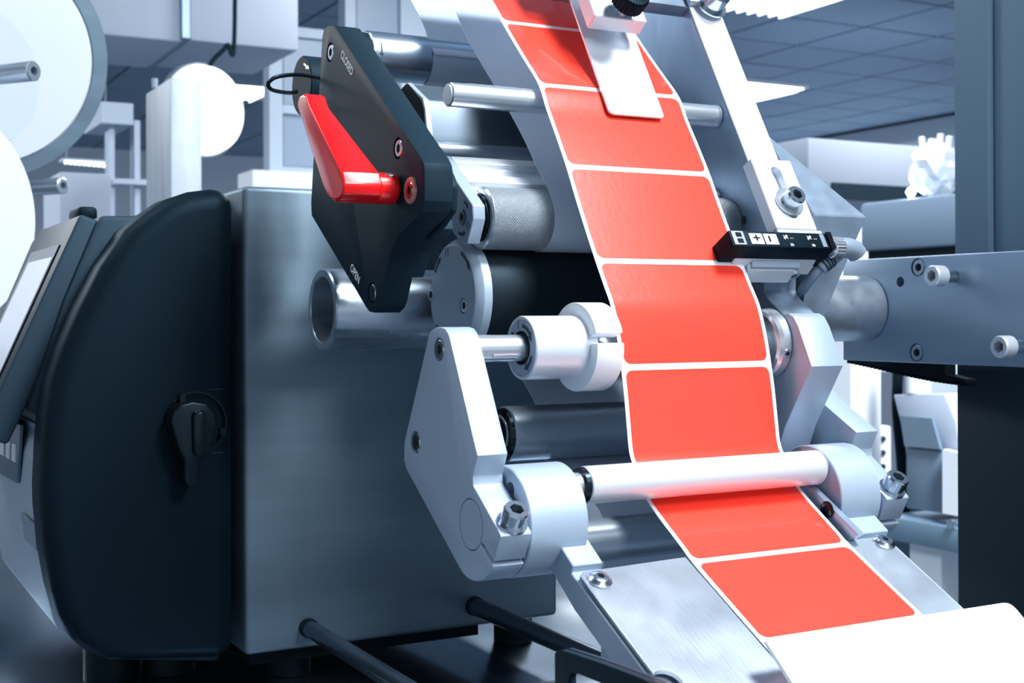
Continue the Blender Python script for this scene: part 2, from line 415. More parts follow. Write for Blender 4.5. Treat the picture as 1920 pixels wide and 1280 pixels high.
mesh_obj('hanger', tube_path(spline([at(385, 170, Y=3.3), at(395, 120, Y=3.3), at(425, 85, Y=3.3), at(440, 40, Y=3.3), V3((at(440, 40, Y=3.3).x, 3.3, CZ))]), .006), blk_p, dish)
# white spools top left
def spool(name, label, px, py, rp, Y, th, hub=None, rim=False):
    c = at(px, py, Y=Y); ax2 = (-D * .42 + R * .9).normalized() if not rim else (-c).normalized(); r_ = rad(rp, c)
    t = thing(name, label, 'reel', 'white reels on the unwinder')
    mesh_obj('flange', lathe([(-th, 0), (-th, r_ * .98), (-th + .004, r_), (-.004, r_), (0, r_ * .98), (0, 0)], c, ax2, 72), disc_m if hub else paper_m, t)
    if rim:
        mesh_obj('steel_rim', lathe([(-.02, r_ * 1.001), (-.02, r_ * 1.13), (.0, r_ * 1.13), (.0, r_ * 1.001), (-.02, r_ * 1.001)], c, ax2, 72), steel, t)
    if hub:
        h = at(*hub, Y=Y - .12); mesh_obj('spindle', lathe([(-.07, 0), (-.07, .0105), (.0, .0105), (.0015, .0092), (.0015, .0045), (-.02, .0045), (-.02, 0)], h, ax2, 28), chrome_d, t)
    return t
spool('paper_reel', 'white reel in a steel rim, rearmost of the reels at upper left', -40, 105, 205, 1.75, .12, rim=True)
spool('paper_reel', 'white disc reel with protruding steel spindle at upper left', -20, 142, 127, 1.55, .02, hub=(62, 133))
spool('paper_reel', 'big plain white reel behind the printer display, lowest of the reels', -92, 402, 214, 1.38, .10)
for n_, (px_, py_) in enumerate([(141, 235), (118, 348)]):
    c = at(px_, py_, Y=1.8); ax2 = (-D * .42 + R * .9).normalized()
    tag(mesh_obj('idler_tube', lathe([(-.1, 0), (-.1, .011), (0, .011), (.001, .009), (.001, .005), (-.02, .005), (-.02, 0)], c, ax2, 24), chrome_d),
        ('thin steel idler tube just below the rimmed reel', 'short steel idler tube beside the lowest white reel')[n_], 'roller')
# right side background
bk = thing('bulkhead_unit', 'big pale white bulkhead unit under the tiled ceiling', 'cabinet')
c0 = at(1515, 258, Y=5.6); cz = at(1515, 372, Y=5.6).z
mesh_obj('shell', nb(c0.x, 5.6, cz, c0.x + 3.2, 7.2, c0.z), wall_l, bk, .01)
mesh_obj('recess', nb(at(1560, 345, Y=5.59).x, 5.58, cz, c0.x + 3.0, 5.6, at(1560, 342, Y=5.59).z), gry_p, bk)
mb = thing('blue_machine', 'dull blue-grey machine housing left of the steel column', 'machine')
c0 = at(1612, 376, X=2.6); c2_ = at(1800, 376, X=2.6)
mesh_obj('housing', nb(2.6, at(1800, 400, X=2.6).y - .3, at(1700, 466, X=2.6).z, 3.4, c0.y, at(1790, 362, X=2.6).z), card_m, mb, .01)
mesh_obj('dark_gap', nb(2.62, at(1800, 400, X=2.6).y - .3, at(1700, 482, X=2.6).z, 3.4, c0.y - .01, at(1700, 466, X=2.6).z), hole, mb)  # black box stands for the dark gap between the two housings
mesh_obj('housing', nb(2.64, at(1800, 400, X=2.6).y - .3, at(1700, 560, X=2.6).z, 3.4, c0.y - .03, at(1700, 483, X=2.6).z), post_m, mb)
bn = thing('film_bundle', 'crumpled white film bundle on top of the blue-grey machine', 'bundle')
c0 = at(1755, 366, X=2.7); bm = bmesh.new(); bmesh.ops.create_icosphere(bm, subdivisions=3, radius=1)
for v in bm.verts:
    s_ = 1 + random.uniform(-.12, .12); v.co = V3((v.co.x * .07 * s_, v.co.y * .065 * s_, v.co.z * .075 * s_ + .07))
    v.co += c0
mesh_obj('film', bm, paper_m, bn, smooth=False)
for k in range(4): mesh_obj('film_tip', cyl(c0 + V3((0, -.045 + .03 * k, .125)), (0, .1 * (k - 1.5), 1), .009, .03 + .01 * (k % 2), .002, 10), paper_m, bn)
c0 = at(1708, 360, X=2.64)
il = thing('indicator_lamp', 'small round glaring indicator lamp beside the white film bundle', 'lamp')
mesh_obj('bulb', lathe([(-.014, 0), (-.010, .008), (0, .0125), (.010, .008), (.014, 0)], c0, (0, 0, 1), 20), mat('bulb_glow', (255, 255, 255), emit=(255, 255, 255), es=30), il)
mesh_obj('holder', cyl(c0 - V3((0, 0, .045)), (0, 0, 1), .009, .032, 0, 16), blk_p, il)
# lower right background
tag(bgbox('white_post', white_m, 1596, 560, 1652, 1150, 1.9, .08, floor=True), 'white square post behind the right arm and belt', 'post')
pc = thing('control_pedestal', 'white pedestal with buttons beside the white post', 'pedestal')
bgbox('housing', white_m, 1642, 800, 1672, 1020, 2.1, .1, pc, .004, floor=True)
for k in range(3):
    c0 = at(1653, 822 + 26 * k, Y=2.1); mesh_obj('button', cyl(c0, (0, -1, 0), .006, .008, .001, 16), gry_p, pc)
tag(mesh_obj('black_hose', tube_path(spline([at(1686, 640, Y=1.8), at(1682, 760, Y=1.8), at(1690, 860, Y=1.8), at(1700, 1000, Y=1.8)]), .010), blk_p), 'black vertical hose left of the grey bin', 'hose')
bin_ = thing('parts_bin', 'grey folded bin with a slanted open top beside the dark column', 'bin')
XB = 1.75
g = lambda *p: at(p[0], p[1], X=XB)
bgb = lambda n_, m_, pts, x1: mesh_obj(n_, prism([(at(x, y, X=XB).y, at(x, y, X=XB).z) for x, y in pts], XB, x1), m_, bin_, .002)
bgb('body', card_m, [(1699, 836), (1766, 842), (1766, 962), (1699, 952)], XB + .25)
bgb('flap', wall_l, [(1675, 740), (1770, 738), (1792, 790), (1800, 860), (1768, 842), (1699, 834)], XB + .06)
mesh_obj('sheet', prism([(at(x, y, X=XB - .004).y, at(x, y, X=XB - .004).z) for x, y in [(1690, 779), (1750, 784), (1766, 842), (1699, 836)]], XB - .008, XB - .001), card_m, bin_)
mesh_obj('sheet', prism([(at(x, y, X=XB - .02).y, at(x, y, X=XB - .02).z) for x, y in [(1767, 842), (1800, 850), (1800, 968), (1767, 962)]], XB - .02, XB - .005), white_m, bin_)
mesh_obj('nozzle', cyl(at(1722, 740, X=XB + .02), (0, 0, 1), .022, .06, .004, 20), white_m, bin_)
st = thing('steel_stand', 'grey steel stand with a white leg under the grey bin', 'stand')
zt = at(1690, 962, X=XB).z; ya = at(1690, 970, X=XB).y
mesh_obj('shelf', nb(XB - .03, ya - .45, zt - .045, XB + .4, ya + .02, zt - .003), post_m, st, .003)
mesh_obj('leg', nb(XB, at(1765, 1040, X=XB).y, FZ, XB + .05, at(1706, 1040, X=XB).y, zt - .046), white_m, st)
mesh_obj('bolt', cyl(at(1786, 982, X=XB - .03), (-1, 0, 0), .008, .006, .001, 14), zinc, st)
tag(bgbox('tool_cabinet', gry_p, 1640, 940, 1800, 1400, 2.6, .5), 'dark slate cabinet low behind the steel stand', 'cabinet')
tag(bgbox('wall_shelving', wall_l, 1560, 700, 1700, 930, 3.4, .3), 'pale shelving unit behind the white post', 'shelf')
# steel column at the right edge
ct = thing('machine_column', 'tall blue-grey steel column at the right edge behind the mounting beam', 'column')
yc = at(1789, 400, X=.86).y
zb_ = at(1850, 690, X=.86).z
mesh_obj('section', nb(.86, yc - .6, at(1850, 600, X=.86).z, 1.02, yc, CZ - .02), post_m, ct, .002)
mesh_obj('side_strip', nb(.856, at(1858, 300, X=.86).y - .003, at(1850, 600, X=.86).z, .8595, at(1858, 300, X=.86).y, 1.2), post_m, ct)
mesh_obj('dark_section', nb(.855, yc - .6, FZ, 1.02, at(1795, 900, X=.855).y, at(1850, 601, X=.86).z), post_d, ct, .001)  # darker lower length of the column, slightly proud of the upper one

# ------------------------------------------------------------------ table below
TZ = at(960, 1216, Y=.93).z
tb = thing('machine_table', 'polished steel table under the printer and cabinet', 'table')
mesh_obj('tabletop', nb(-.6, .62, TZ - .03, .80, 1.75, TZ), table_m, tb, .004)
mesh_obj('apron', nb(-.56, .66, TZ - .12, .76, 1.7, TZ - .031), gry_p, tb)
for x_, y_ in ((-.55, .68), (.70, .68), (-.55, 1.64), (.70, 1.64)): mesh_obj('leg', nb(x_, y_, FZ, x_ + .05, y_ + .05, TZ - .121), white_m, tb)
q0, q1 = at(958, 1264, Z=TZ), at(1240, 1180, Z=TZ)
tag(mesh_obj('base_rail', nb(.36, .74, TZ + .0005, .74, .80, TZ + .012), chrome_d, None, .002), 'low bright steel rail lying on the table under the black rods', 'rail')

# ------------------------------------------------------------------ steel cabinet
bx = thing('steel_cabinet', 'brushed blue-grey steel cabinet behind the left arm', 'cabinet')
X0, X1 = solveX(457, YB, 0), solveX(1046, YB, -.23); Zt = at(455, 348, Y=YB).z; Zb = at(470, 1229, Y=YB).z
mesh_obj('shell', nb(X0, YB, Zb, X1, YB + .42, Zt), steel, bx, .004, 4)
for px_ in (962,):
    c = at(px_, 1190, Y=.95); mesh_obj('foot', cyl((c.x, .95, TZ), (0, 0, 1), .016, Zb - TZ, .001), rub, bx)
mesh_obj('foot', cyl((.32, .95, TZ), (0, 0, 1), .016, Zb - TZ, .001), rub, bx)
mesh_obj('foot', cyl((.32, 1.24, TZ), (0, 0, 1), .016, Zb - TZ, .001), rub, bx)
mesh_obj('foot', cyl((.47, 1.24, TZ), (0, 0, 1), .016, Zb - TZ, .001), rub, bx)
mesh_obj('underside_shade', nb(X0 + .01, YB + .02, Zb - .012, X1 - .06, YB + .38, Zb - .0005), hole, bx)  # black slab puts the shade beneath the cabinet into colour
for n_, (px_, py_, rp, L) in enumerate(((577, 1176, 16, .42), (888, 1135, 16, .40))):
    c = at(px_, py_, Y=YB); t = thing('support_rod', ('black steel rod from the cabinet front, left of the two', 'black steel rod from the cabinet front, beneath the left arm')[n_], 'rod', 'rods projecting from the cabinet')
    r_ = rad(rp, c); mesh_obj('collar', cyl((c.x, YB, c.z), (0, -1, 0), r_ * 1.12, .006, .0008), blk, t)
    mesh_obj('rod', cyl((c.x, YB - .0061, c.z), (0, -1, 0), r_, L, .0008), mat('black_rod_%d' % n_, (84, 104, 120), .28, .8), t)

# ------------------------------------------------------------------ printer at the left
pr = thing('label_printer', 'large black label printer with tilted display at the left edge', 'printer')
YP = .875
out = [(443, 351), (400, 352), (360, 357), (318, 371), (285, 393), (240, 428), (192, 497), (150, 580), (120, 650), (98, 715), (86, 780), (81, 850), (78, 920), (79, 960),
       (87, 1040), (100, 1110), (114, 1160), (140, 1205), (170, 1228), (205, 1240), (252, 1243), (443, 1238)]
poly = [(at(x, y, Y=YP).x, at(x, y, Y=YP).z) for x, y in out]
mesh_obj('cover', prismY(poly, YP, YP + .055), blk_p, pr, .015, 6)
# main body behind the cover, its sloped front holds the display
o2 = [(443, 360), (330, 380), (262, 404), (186, 404), (120, 560), (52, 762), (82, 800), (78, 950), (100, 1110), (118, 1172), (150, 1215), (205, 1238), (443, 1238)]
Y2 = YP + .056
poly2 = [(min(at(x, y, Y=Y2).x, X0 - .004), at(x, y, Y=Y2).z) for x, y in o2]
mesh_obj('body', prismY(poly2, Y2, Y2 + .30), gry_p, pr, .004, 2)
# keypad panel: silver lower front
o3 = [(80, 796), (90, 812), (80, 860), (76, 950), (88, 1060), (108, 1160), (118, 1182), (150, 1180), (150, 796)]
Y3 = YP + .058
poly3 = [(at(x, y, Y=Y3).x - .003, at(x, y, Y=Y3).z) for x, y in o3]
kp = mesh_obj('keypad_panel', prismY(poly3, Y3, Y3 + .27), mat('silver_plastic', (168, 182, 200), .4, .3), pr, .003, 2)
xk = min(p[0] for p in poly3)
def onk(x, y, off=0): return at(x, y, X=xk + off)
wnd = [onk(-20, 764), onk(44, 797), onk(37, 905), onk(-20, 872)]
flat(wnd, (-1, 0, 0), .002, 'keypad_window', mat('keypad_glass', (96, 116, 138), .2), kp)
for k in range(5):
    b_ = [onk(-14 + k * 11, 806 + k * 6), onk(-8 + k * 11, 808 + k * 6), onk(-9 + k * 11, 842 + k * 6), onk(-15 + k * 11, 838 + k * 6)]
    flat([p + V3((-.0021, 0, 0)) for p in b_], (-1, 0, 0), .0008, 'keypad_symbol', ink_w, kp)
flat([onk(43, 960), onk(69, 985), onk(73, 1032), onk(50, 1010)], (-1, 0, 0), .0015, 'square_button', mat('button_grey', (120, 138, 156), .4), kp)
# display unit: slab on the slope
A = at(150, 400, Y=Y2 + .004); B = at(-40, 815, Y=Y2 + .004)
ya2 = 1.0
while pj(V3((A.x, ya2, A.z)))[0] > 76: ya2 += .002
dn = V3((-(A.z - B.z), 0, (A.x - B.x))).normalized()
if dn.x > 0: dn = -dn
thk = .020
q = [A, A - dn * thk + V3((.004, 0, 0)), B - dn * thk, B]
disp = mesh_obj('display_housing', prismY([(p.x, p.z) for p in q], A.y, ya2), gry_p, pr, .003, 3)
du = (A - B).normalized()
def ond(s, y, h): return B + du * s + V3((0, y - B.y, 0)) + dn * h
Ls = (A - B).length
flat([ond(Ls * .16, A.y + .022, .0003), ond(Ls * .86, A.y + .022, .0003), ond(Ls * .86, ya2 - .022, .0003), ond(Ls * .16, ya2 - .022, .0003)], dn, .0008, 'bezel_recess', blk_g, disp)
flat([ond(Ls * .20, A.y + .026, .0013), ond(Ls * .80, A.y + .026, .0013), ond(Ls * .80, ya2 - .040, .0013), ond(Ls * .20, ya2 - .040, .0013)], dn, .0005, 'screen', screen_m, disp)
c = at(150, 392, Y=1.0); mesh_obj('hinge', nb(c.x - .004, .985, c.z - .010, c.x + .010, 1.025, c.z + .001), blk_p, pr, .003)
# rotary latch on the cover
c = at(366, 793, Y=YP - .0002); rl = rad(60, c)
lt = mesh_obj('latch_plate', lathe([(0, rl * .96), (0, rl), (.0012, rl), (.0012, rl * .94), (0, rl * .94)], c, (0, -1, 0), 56), blk_g, pr)
mesh_obj('latch_disc', lathe([(0, 0), (0, rl * .8), (.003, rl * .78), (.003, 0)], c, (0, -1, 0), 56), blk_p, lt)
kn = [(322, 790), (326, 770), (340, 757), (362, 752), (388, 756), (404, 772), (408, 795), (402, 820), (388, 850), (377, 862), (376, 905), (370, 915), (353, 915), (347, 905), (346, 862), (336, 845), (326, 812)]
mesh_obj('latch_handle', prismY([(at(x, y, Y=YP - .02).x, at(x, y, Y=YP - .02).z) for x, y in kn], YP - .020, YP - .0035), blk_g, lt, .003, 3)
c = at(372, 768, Y=YP - .021); mesh_obj('latch_ridge', nb(c.x - .004, YP - .026, c.z - .03, c.x + .004, YP - .0202, c.z), blk_g, lt, .003, 3)
for px_, py_ in ((339, 745), (414, 807)):
    c = at(px_, py_, Y=YP); mesh_obj('latch_stop', nb(c.x - .002, YP - .006, c.z - .0025, c.x + .002, YP - .0012, c.z + .0025), blk_g, lt)
c0 = at(443, 848, Y=YP); c1_ = at(398, 848, Y=YP)
for py_, px0 in ((730, 390), (849, 398)):
    a_ = at(px0, py_, Y=YP); b_ = at(440, py_, Y=YP)
    mesh_obj('seam_line', nb(a_.x, YP - .0004, a_.z - .0003, b_.x - .008, YP + .0002, a_.z + .0003), gry_p, pr)
for px_, L in ((130, .05), (240, .05)):
    c = at(px_, 1200, Y=1.0); mesh_obj('foot', cyl((c.x + .03, 1.0, TZ), (0, 0, 1), .02, Zb - TZ + .002, .001), rub, pr)

# ------------------------------------------------------------------ frame plate on the right
sd = (at(1400, 300, X=XF) - at(1291, 15, X=XF)); sdir = V3((0, sd.y, sd.z)).normalized()       # down the sloping front edge
snrm = V3((0, sdir.z, -sdir.y)).normalized()
if snrm.y > 0: snrm = -snrm                                                                     # out towards the camera
fr = thing('frame_plate', 'grey machined frame plate with brightly lit front edge, right of the red labels', 'plate')
P0 = at(1291, 15, X=XF)
top = P0 - sdir * .12
low = at(1457, 452, X=XF)
fp = [(top.y, top.z), (P0.y, P0.z), (low.y, low.z)] + yz([(1440, 500), (1433, 522), (1433, 545), (1441, 560), (1468, 588), (1490, 640), (1480, 700), (1440, 760)], XF) + \
     [(.72, -.10), (.80, -.08), (.87, .0), (.93, .10), (.96, .22), (.96, top.z)]
cuts = []
for px_, py_, r_ in ((1373, 386, .0030), (1394, 413, .0033)):
    c = at(px_, py_, X=XF); cuts.append(cyl((XF - .01, c.y, c.z), (1, 0, 0), r_, .02, 0, 24))
mesh_obj('side_plate', prism(fp, XF, XF2), alu_d, fr, .0006, 1, cuts)
c = at(1373, 386, X=XF); mesh_obj('dowel_pin', cyl((XF + .001, c.y, c.z), (1, 0, 0), .0027, .009, .0004, 20), chrome_d, fr)
# thin white layer paints the light caught by the front edge
e0 = top + snrm * .0001; e1 = low + snrm * .0001
mesh_obj('lit_edge_layer', prism([(e0.y, e0.z), (e1.y, e1.z), (e1.y + snrm.y * .0012, e1.z + snrm.z * .0012), (e0.y + snrm.y * .0012, e0.z + snrm.z * .0012)], XF + .0004, XF2 - .0004), whp, fr)
cb = thing('cross_bar', 'speckled steel cross bar joining the frame plate at the top edge', 'bar')
Pb = P0 + snrm * .0008
qd = [Pb, Pb - sdir * .05, Pb - sdir * .05 - snrm * .011, Pb - snrm * .011]
mesh_obj('bar', prism([(p.y, p.z) for p in qd], .44, XF - .0003), spk, cb, .0006)
mesh_obj('end_cap', prism([(p.y, p.z) for p in [Pb + snrm * .0016, Pb - sdir * .05 + snrm * .0016, Pb - sdir * .05 + snrm * .0056, Pb + snrm * .0056 - sdir * .001]], XF - .002, XF2 + .001), spk, cb, .0006)
cc = on(1334, 6, Pb + snrm * .0056, snrm)
screw(cc, snrm, .0095, .013, cb, washer=.0125)

# rods on the frame
def roller(name, label, cat, Y, Z, r, x0, x1, m, ch=.0008, group=None):
    o = mesh_obj(name, cylX(Y, Z, r, x0, x1, ch, 64), m); return tag(o, label, cat, group)
rd = thing('guide_rod', 'polished steel guide rod passing under the red labels near the top', 'rod')
mesh_obj('rod', cylX(.737, .1380, .0078, .353, XF - .0004, .0006, 56), chrome, rd,
         cuts=[nb(.34, .70, .1380 + .0068, .366, .78, .16)])
mesh_obj('end_face', cylX(.737, .1376, .0064, .3522, .3531, .0002, 40), alu_b, rd)
mesh_obj('shaft_seat', lathe([(-.0022, 0), (-.0022, .0084), (-.0004, .0084), (-.0004, 0)], (XF, .737, .138), (1, 0, 0), 48), chrome_d, rd)
a_ = at(805, 281, Y=.795)
rd2 = thing('guide_rod', 'thin steel rod between the bent steel block and the ribbed bracket', 'rod')
mesh_obj('rod', cylX(.795, a_.z, .0060, a_.x - .01, XF - .0004, .0005, 48), chrome_d, rd2, cuts=[nb(a_.x - .02, .7, a_.z + .0052, a_.x + .010, .9, a_.z + .02)])
c = at(680, 103, Y=.905)
tr = thing('deflection_roller', 'brushed steel roller behind the black lever plate at the top', 'roller')
mesh_obj('roller', cylX(.905, .1932, .0180, c.x + .001, .5595, .001, 64), mat('satin_roller', (176, 190, 206), .27, .9), tr)
mesh_obj('end_bearing', lathe([(-.004, 0), (-.004, .0165), (.0009, .0165), (.0009, 0)], (c.x, .905, .1932), (1, 0, 0), 40), blk, tr)
ca = at(715, 107, Y=.888)
v0 = V3((ca.x, .888, ca.z))
def cylpt(x, a, r=.0181): return V3((x, .905 + r * math.sin(a), .1932 + r * math.cos(a)))
mesh_arrow = bmesh.new(); a0, a1 = math.radians(-66), math.radians(-108)
for i in range(6):
    t0 = a0 + (a1 - a0) * i / 9; t1 = a0 + (a1 - a0) * (i + 1) / 9
    vs = [mesh_arrow.verts.new(cylpt(ca.x - .0006, t0)), mesh_arrow.verts.new(cylpt(ca.x + .0006, t0)), mesh_arrow.verts.new(cylpt(ca.x + .0006, t1)), mesh_arrow.verts.new(cylpt(ca.x - .0006, t1))]
    mesh_arrow.faces.new(vs)
th_ = a0 + (a1 - a0) * 6 / 9
mesh_arrow.faces.new([mesh_arrow.verts.new(cylpt(ca.x - .0018, th_)), mesh_arrow.verts.new(cylpt(ca.x + .0018, th_)), mesh_arrow.verts.new(cylpt(ca.x, a1))])
mesh_obj('direction_arrow', mesh_arrow, ink, tr, smooth=False)
# bent block behind the rod
XBk = .366
bb = thing('bent_steel_block', 'bent steel block with black end behind the polished guide rod', 'bracket')
bp = yz([(745, 180), (767, 157), (793, 186), (797, 204), (804, 268), (770, 262)], XBk)
mesh_obj('end_face', prism(bp, XBk - .002, XBk), hole, bb)
mesh_obj('block', prism(bp, XBk + .0001, XF - .001), steel_k, bb, .0012, 3)
mesh_obj('edge_trim', prism(yz([(766, 155), (768, 157), (796, 185), (800, 204), (806, 262), (803, 262), (797, 205), (792, 187)], XBk - .002), XBk - .0030, XBk + .0004), alu, bb)

# ------------------------------------------------------------------ web paths
def catm2(pts, n=12): return [(p.y, p.z) for p in spline([(0, a, b) for a, b in pts], n)]
def strip(path, x0, x1, off, th, bm=None, insets=None):
    """sheet along a YZ path between x0 and x1, offset along the outward normal"""
    bm = bm or bmesh.new(); n = len(path); rows = []
    for i, (y, z) in enumerate(path):
        a = path[max(i - 1, 0)]; b = path[min(i + 1, n - 1)]; t = V3((0, b[0] - a[0], b[1] - a[1])).normalized()
        nn = V3((0, t.z, -t.y))  # path runs downwards: outward is towards -Y
        ins = insets[i] if insets else 0
        rows.append([bm.verts.new(V3((x, y, z)) + nn * o) for x, o in ((x0 + ins, off), (x1 - ins, off), (x1 - ins, off + th), (x0 + ins, off + th))])
    for a, b in zip(rows, rows[1:]):
        for k in range(4): bm.faces.new((a[k], a[(k + 1) % 4], b[(k + 1) % 4], b[k]))
    bm.faces.new(rows[0]); bm.faces.new(rows[-1][::-1]); return bm
wp = [(880, -62), (917, 0), (940, 41), (960, 76), (986, 119), (1002, 145), (1013, 168), (1024, 205), (1041, 253), (1061, 312), (1078, 370), (1096, 428), (1116, 489), (1130, 530), (1145, 574), (1156, 630), (1164, 689), (1170, 742), (1175, 800), (1180, 850)]
wy = yz(wp, XL) + [(.6185, -.0885)] + yz([(1212, 937), (1276, 1025), (1309, 1068), (1440, 1219)], XL)
cd_ = V3((0, wy[-1][0] - wy[-2][0], wy[-1][1] - wy[-2][1])).normalized()
wy += [(wy[-1][0] + cd_.y * .028, wy[-1][1] + cd_.z * .028)]
path = catm2(wy, 14)
# outward check: normal (t.z, -t.y): going down t.z<0 -> ny<0 good
cum = [0]
for a, b in zip(path, path[1:]): cum.append(cum[-1] + math.hypot(b[0] - a[0], b[1] - a[1]))
def s_of(px, py):
    p = at(px, py, X=XL); k = min(range(len(path)), key=lambda i: (path[i][0] - p.y) ** 2 + (path[i][1] - p.z) ** 2); return cum[k]
def pt_at(s):
    s = max(0, min(s, cum[-1] - 1e-6)); k = next(i for i in range(len(cum) - 1) if cum[i + 1] > s); f = (s - cum[k]) / (cum[k + 1] - cum[k])
    return (path[k][0] + (path[k + 1][0] - path[k][0]) * f, path[k][1] + (path[k + 1][1] - path[k][1]) * f)
web = thing('label_web', 'white carrier web of red labels running over the rollers', 'label strip')
fine = [pt_at(cum[-1] * i / 260) for i in range(261)]
mesh_obj('carrier_liner', strip(fine, XL, XR, 0, .0003), liner, web)
gaps = [s_of(941, 41), s_of(1010, 158), s_of(1061.5, 313), s_of(1116, 489), s_of(1164, 689)]
gF = s_of(1307, 1061) - .0035
gaps += [(gaps[-1] + gF) / 2 - .001, gF, gF + .064, gF + .128]
gaps = [gaps[0] - .066] + gaps
for k in range(len(gaps) - 1):
    s0, s1 = gaps[k] + .0019, gaps[k + 1] - .0019
    s0 = max(s0, .001); s1 = min(s1, cum[-1] - .001)
    if s1 - s0 < .01: continue
    Rr = .0045; ss = []
    for j in range(9): ss.append(s0 + Rr * (1 - math.cos(math.pi / 2 * j / 8)))
    N = 36; ss += [s0 + Rr + (s1 - s0 - 2 * Rr) * j / N for j in range(1, N)]
    ss += [s1 - Rr * (1 - math.cos(math.pi / 2 * (8 - j) / 8)) for j in range(9)]
    ins = []
    for s in ss:
        e = min(s - s0, s1 - s); ins.append(0 if e >= Rr else Rr - math.sqrt(max(0, Rr * Rr - (Rr - e) ** 2)))
    mesh_obj('label', strip([pt_at(s) for s in ss], XL + .0026, XR - .0026, .0003, .00012, insets=ins), redl, web)
# film 1 round the deflection roller (comes down in front of it and leaves behind)
f1 = yz([(736, -70), (752, -38), (770, 0), (789, 37)], XL)
f1 += [(.905 + .0184 * math.sin(a), .1932 + .0184 * math.cos(a)) for a in [math.radians(x) for x in (-75, -90, -110, -130, -150, -170)]]
f1 += [(.93, .172), (.955, .170)]
tag(mesh_obj('film_web', strip(catm2(f1, 8), XL, XR, 0, .0003), film), 'grey film web wrapped around the upper brushed roller', 'film')
# film 2 down to the nip
KY, KZ, KR = .728, .0606, .0197
f2 = yz([(812, -60), (844, 0), (880, 80), (925, 158), (956, 212), (984, 265), (1006, 313), (1026, 351)], XL)
f2 += [(KY + (KR + .0003) * math.sin(a), KZ + (KR + .0003) * math.cos(a)) for a in [math.radians(x) for x in (-72, -90, -110, -130, -150, -170, -188, -203)]]
f2 += [(.7480, .0560), (.775, .0640)]
tag(mesh_obj('film_web', strip(catm2(f2, 8), XL, XR, 0, .0003), film), 'grey film web running down onto the knurled roller', 'film')
R2Y = .634; R2Z = at(1150, 1009, Y=R2Y).z
f3 = [(.790, -.010), (.775, -.028)] + yz([(965, 690), (982, 718), (1003, 757)], XL) + [(.7325, -.068), (.7330, -.078), (.726, -.088), (.705, -.098), (.685, -.1050)] + yz([(1115, 945), (1130, 970)], XL) + [(R2Y + .0128, R2Z + .004), (R2Y + .0135, R2Z - .006), (R2Y + .020, R2Z - .03), (R2Y + .022, R2Z - .09)]
tag(mesh_obj('film_web', strip(catm2(f3, 8), XL, XR, 0, .0003), film), 'grey film web sagging behind the two dark steel rollers', 'film')

# ------------------------------------------------------------------ rollers
# big rubber drive roller with end disc 11
DY, DZ, DR = .755, .0118, .0372
dr = thing('drive_roller', 'large dark rubber drive roller with a silver end disc marked 11', 'roller')
x0 = .3639
mesh_obj('rubber_sleeve', cylX(DY, DZ, DR - .0012, x0 + .0102, XF - .0004, .0005, 96), rub, dr)
dcuts = []
for px_, py_ in ((806, 552), (868, 573)):
    c = at(px_, py_, X=x0); dcuts.append(cyl((x0 - .01, c.y, c.z), (1, 0, 0), .0052, .0125, 0, 28))
dk = mesh_obj('end_disc', lathe([(0, 0), (0, DR - .0045), (.0015, DR - .0022), (.0045, DR - .0002), (.010, DR - .0002), (.010, 0)], (x0, DY, DZ), (1, 0, 0), 96), alu, dr, cuts=dcuts)
for px_, py_ in ((806, 552), (868, 573)):
    c = at(px_, py_, X=x0); screw((x0 + .0024, c.y, c.z), NX, .0046, .0018, dr, name='flush_screw')
c = at(838, 473, X=x0); text('11', c, (0, -1, .12), (0, 0, 1), .0055, dr, ink, 'number_mark', .9)
C_ = V3((x0, DY, DZ))
arc_arrow(C_, NX, (0, 0, 1), .0305, .0022, math.radians(58), math.radians(32), dr)
arc_arrow(C_, NX, (0, 0, 1), .0305, .0022, math.radians(-25), math.radians(-60), dr)
arc_arrow(C_, NX, (0, 0, 1), .0305, .0022, math.radians(150), math.radians(125), dr)
# knurled nip roller
kr = thing('knurled_roller', 'knurled silver nip roller above the dark rubber roller', 'roller')
kx0, kx1 = .3695, XF - .0005
bm = bmesh.new(); uvl = bm.loops.layers.uv.new(); seg = 96
ra = [bm.verts.new((kx0 + .0015, KY + KR * math.cos(2 * math.pi * i / seg), KZ + KR * math.sin(2 * math.pi * i / seg))) for i in range(seg)]
rb = [bm.verts.new((kx1, KY + KR * math.cos(2 * math.pi * i / seg), KZ + KR * math.sin(2 * math.pi * i / seg))) for i in range(seg)]
nu = 2 * math.pi * KR / .0017; nv = (kx1 - kx0) / .0017
for i in range(seg):
    j = (i + 1) % seg; f = bm.faces.new((ra[i], rb[i], rb[j], ra[j]))
    for lp, (uu, vv) in zip(f.loops, ((i, 0), (i, 1), (i + 1, 1), (i + 1, 0))): lp[uvl].uv = (round(nu) * uu / seg, nv * vv)
mesh_obj('knurled_sleeve', bm, knurl_m, kr)
mesh_obj('roller_end', lathe([(.0025, 0), (.0025, .0155), (0, .0155), (0, KR - .0012), (.0012, KR - .0001), (.004, KR - .0001), (.004, 0)], (kx0, KY, KZ), (1, 0, 0), 72), chrome, kr)
mesh_obj('bearing', lathe([(-.004, 0), (-.004, .0125), (.0020, .0125), (.0020, 0)], (kx0, KY, KZ), (1, 0, 0), 48), blk, kr)
for k, r_ in enumerate((.0150, .0138)):
    mesh_obj('seal_ring', lathe([(-.0018, r_ - .0012), (-.0018, r_), (.0004, r_), (.0004, r_ - .0012), (-.0018, r_ - .0012)], (kx0 - k * .0015, KY, KZ), (1, 0, 0), 48), blk_g, kr)
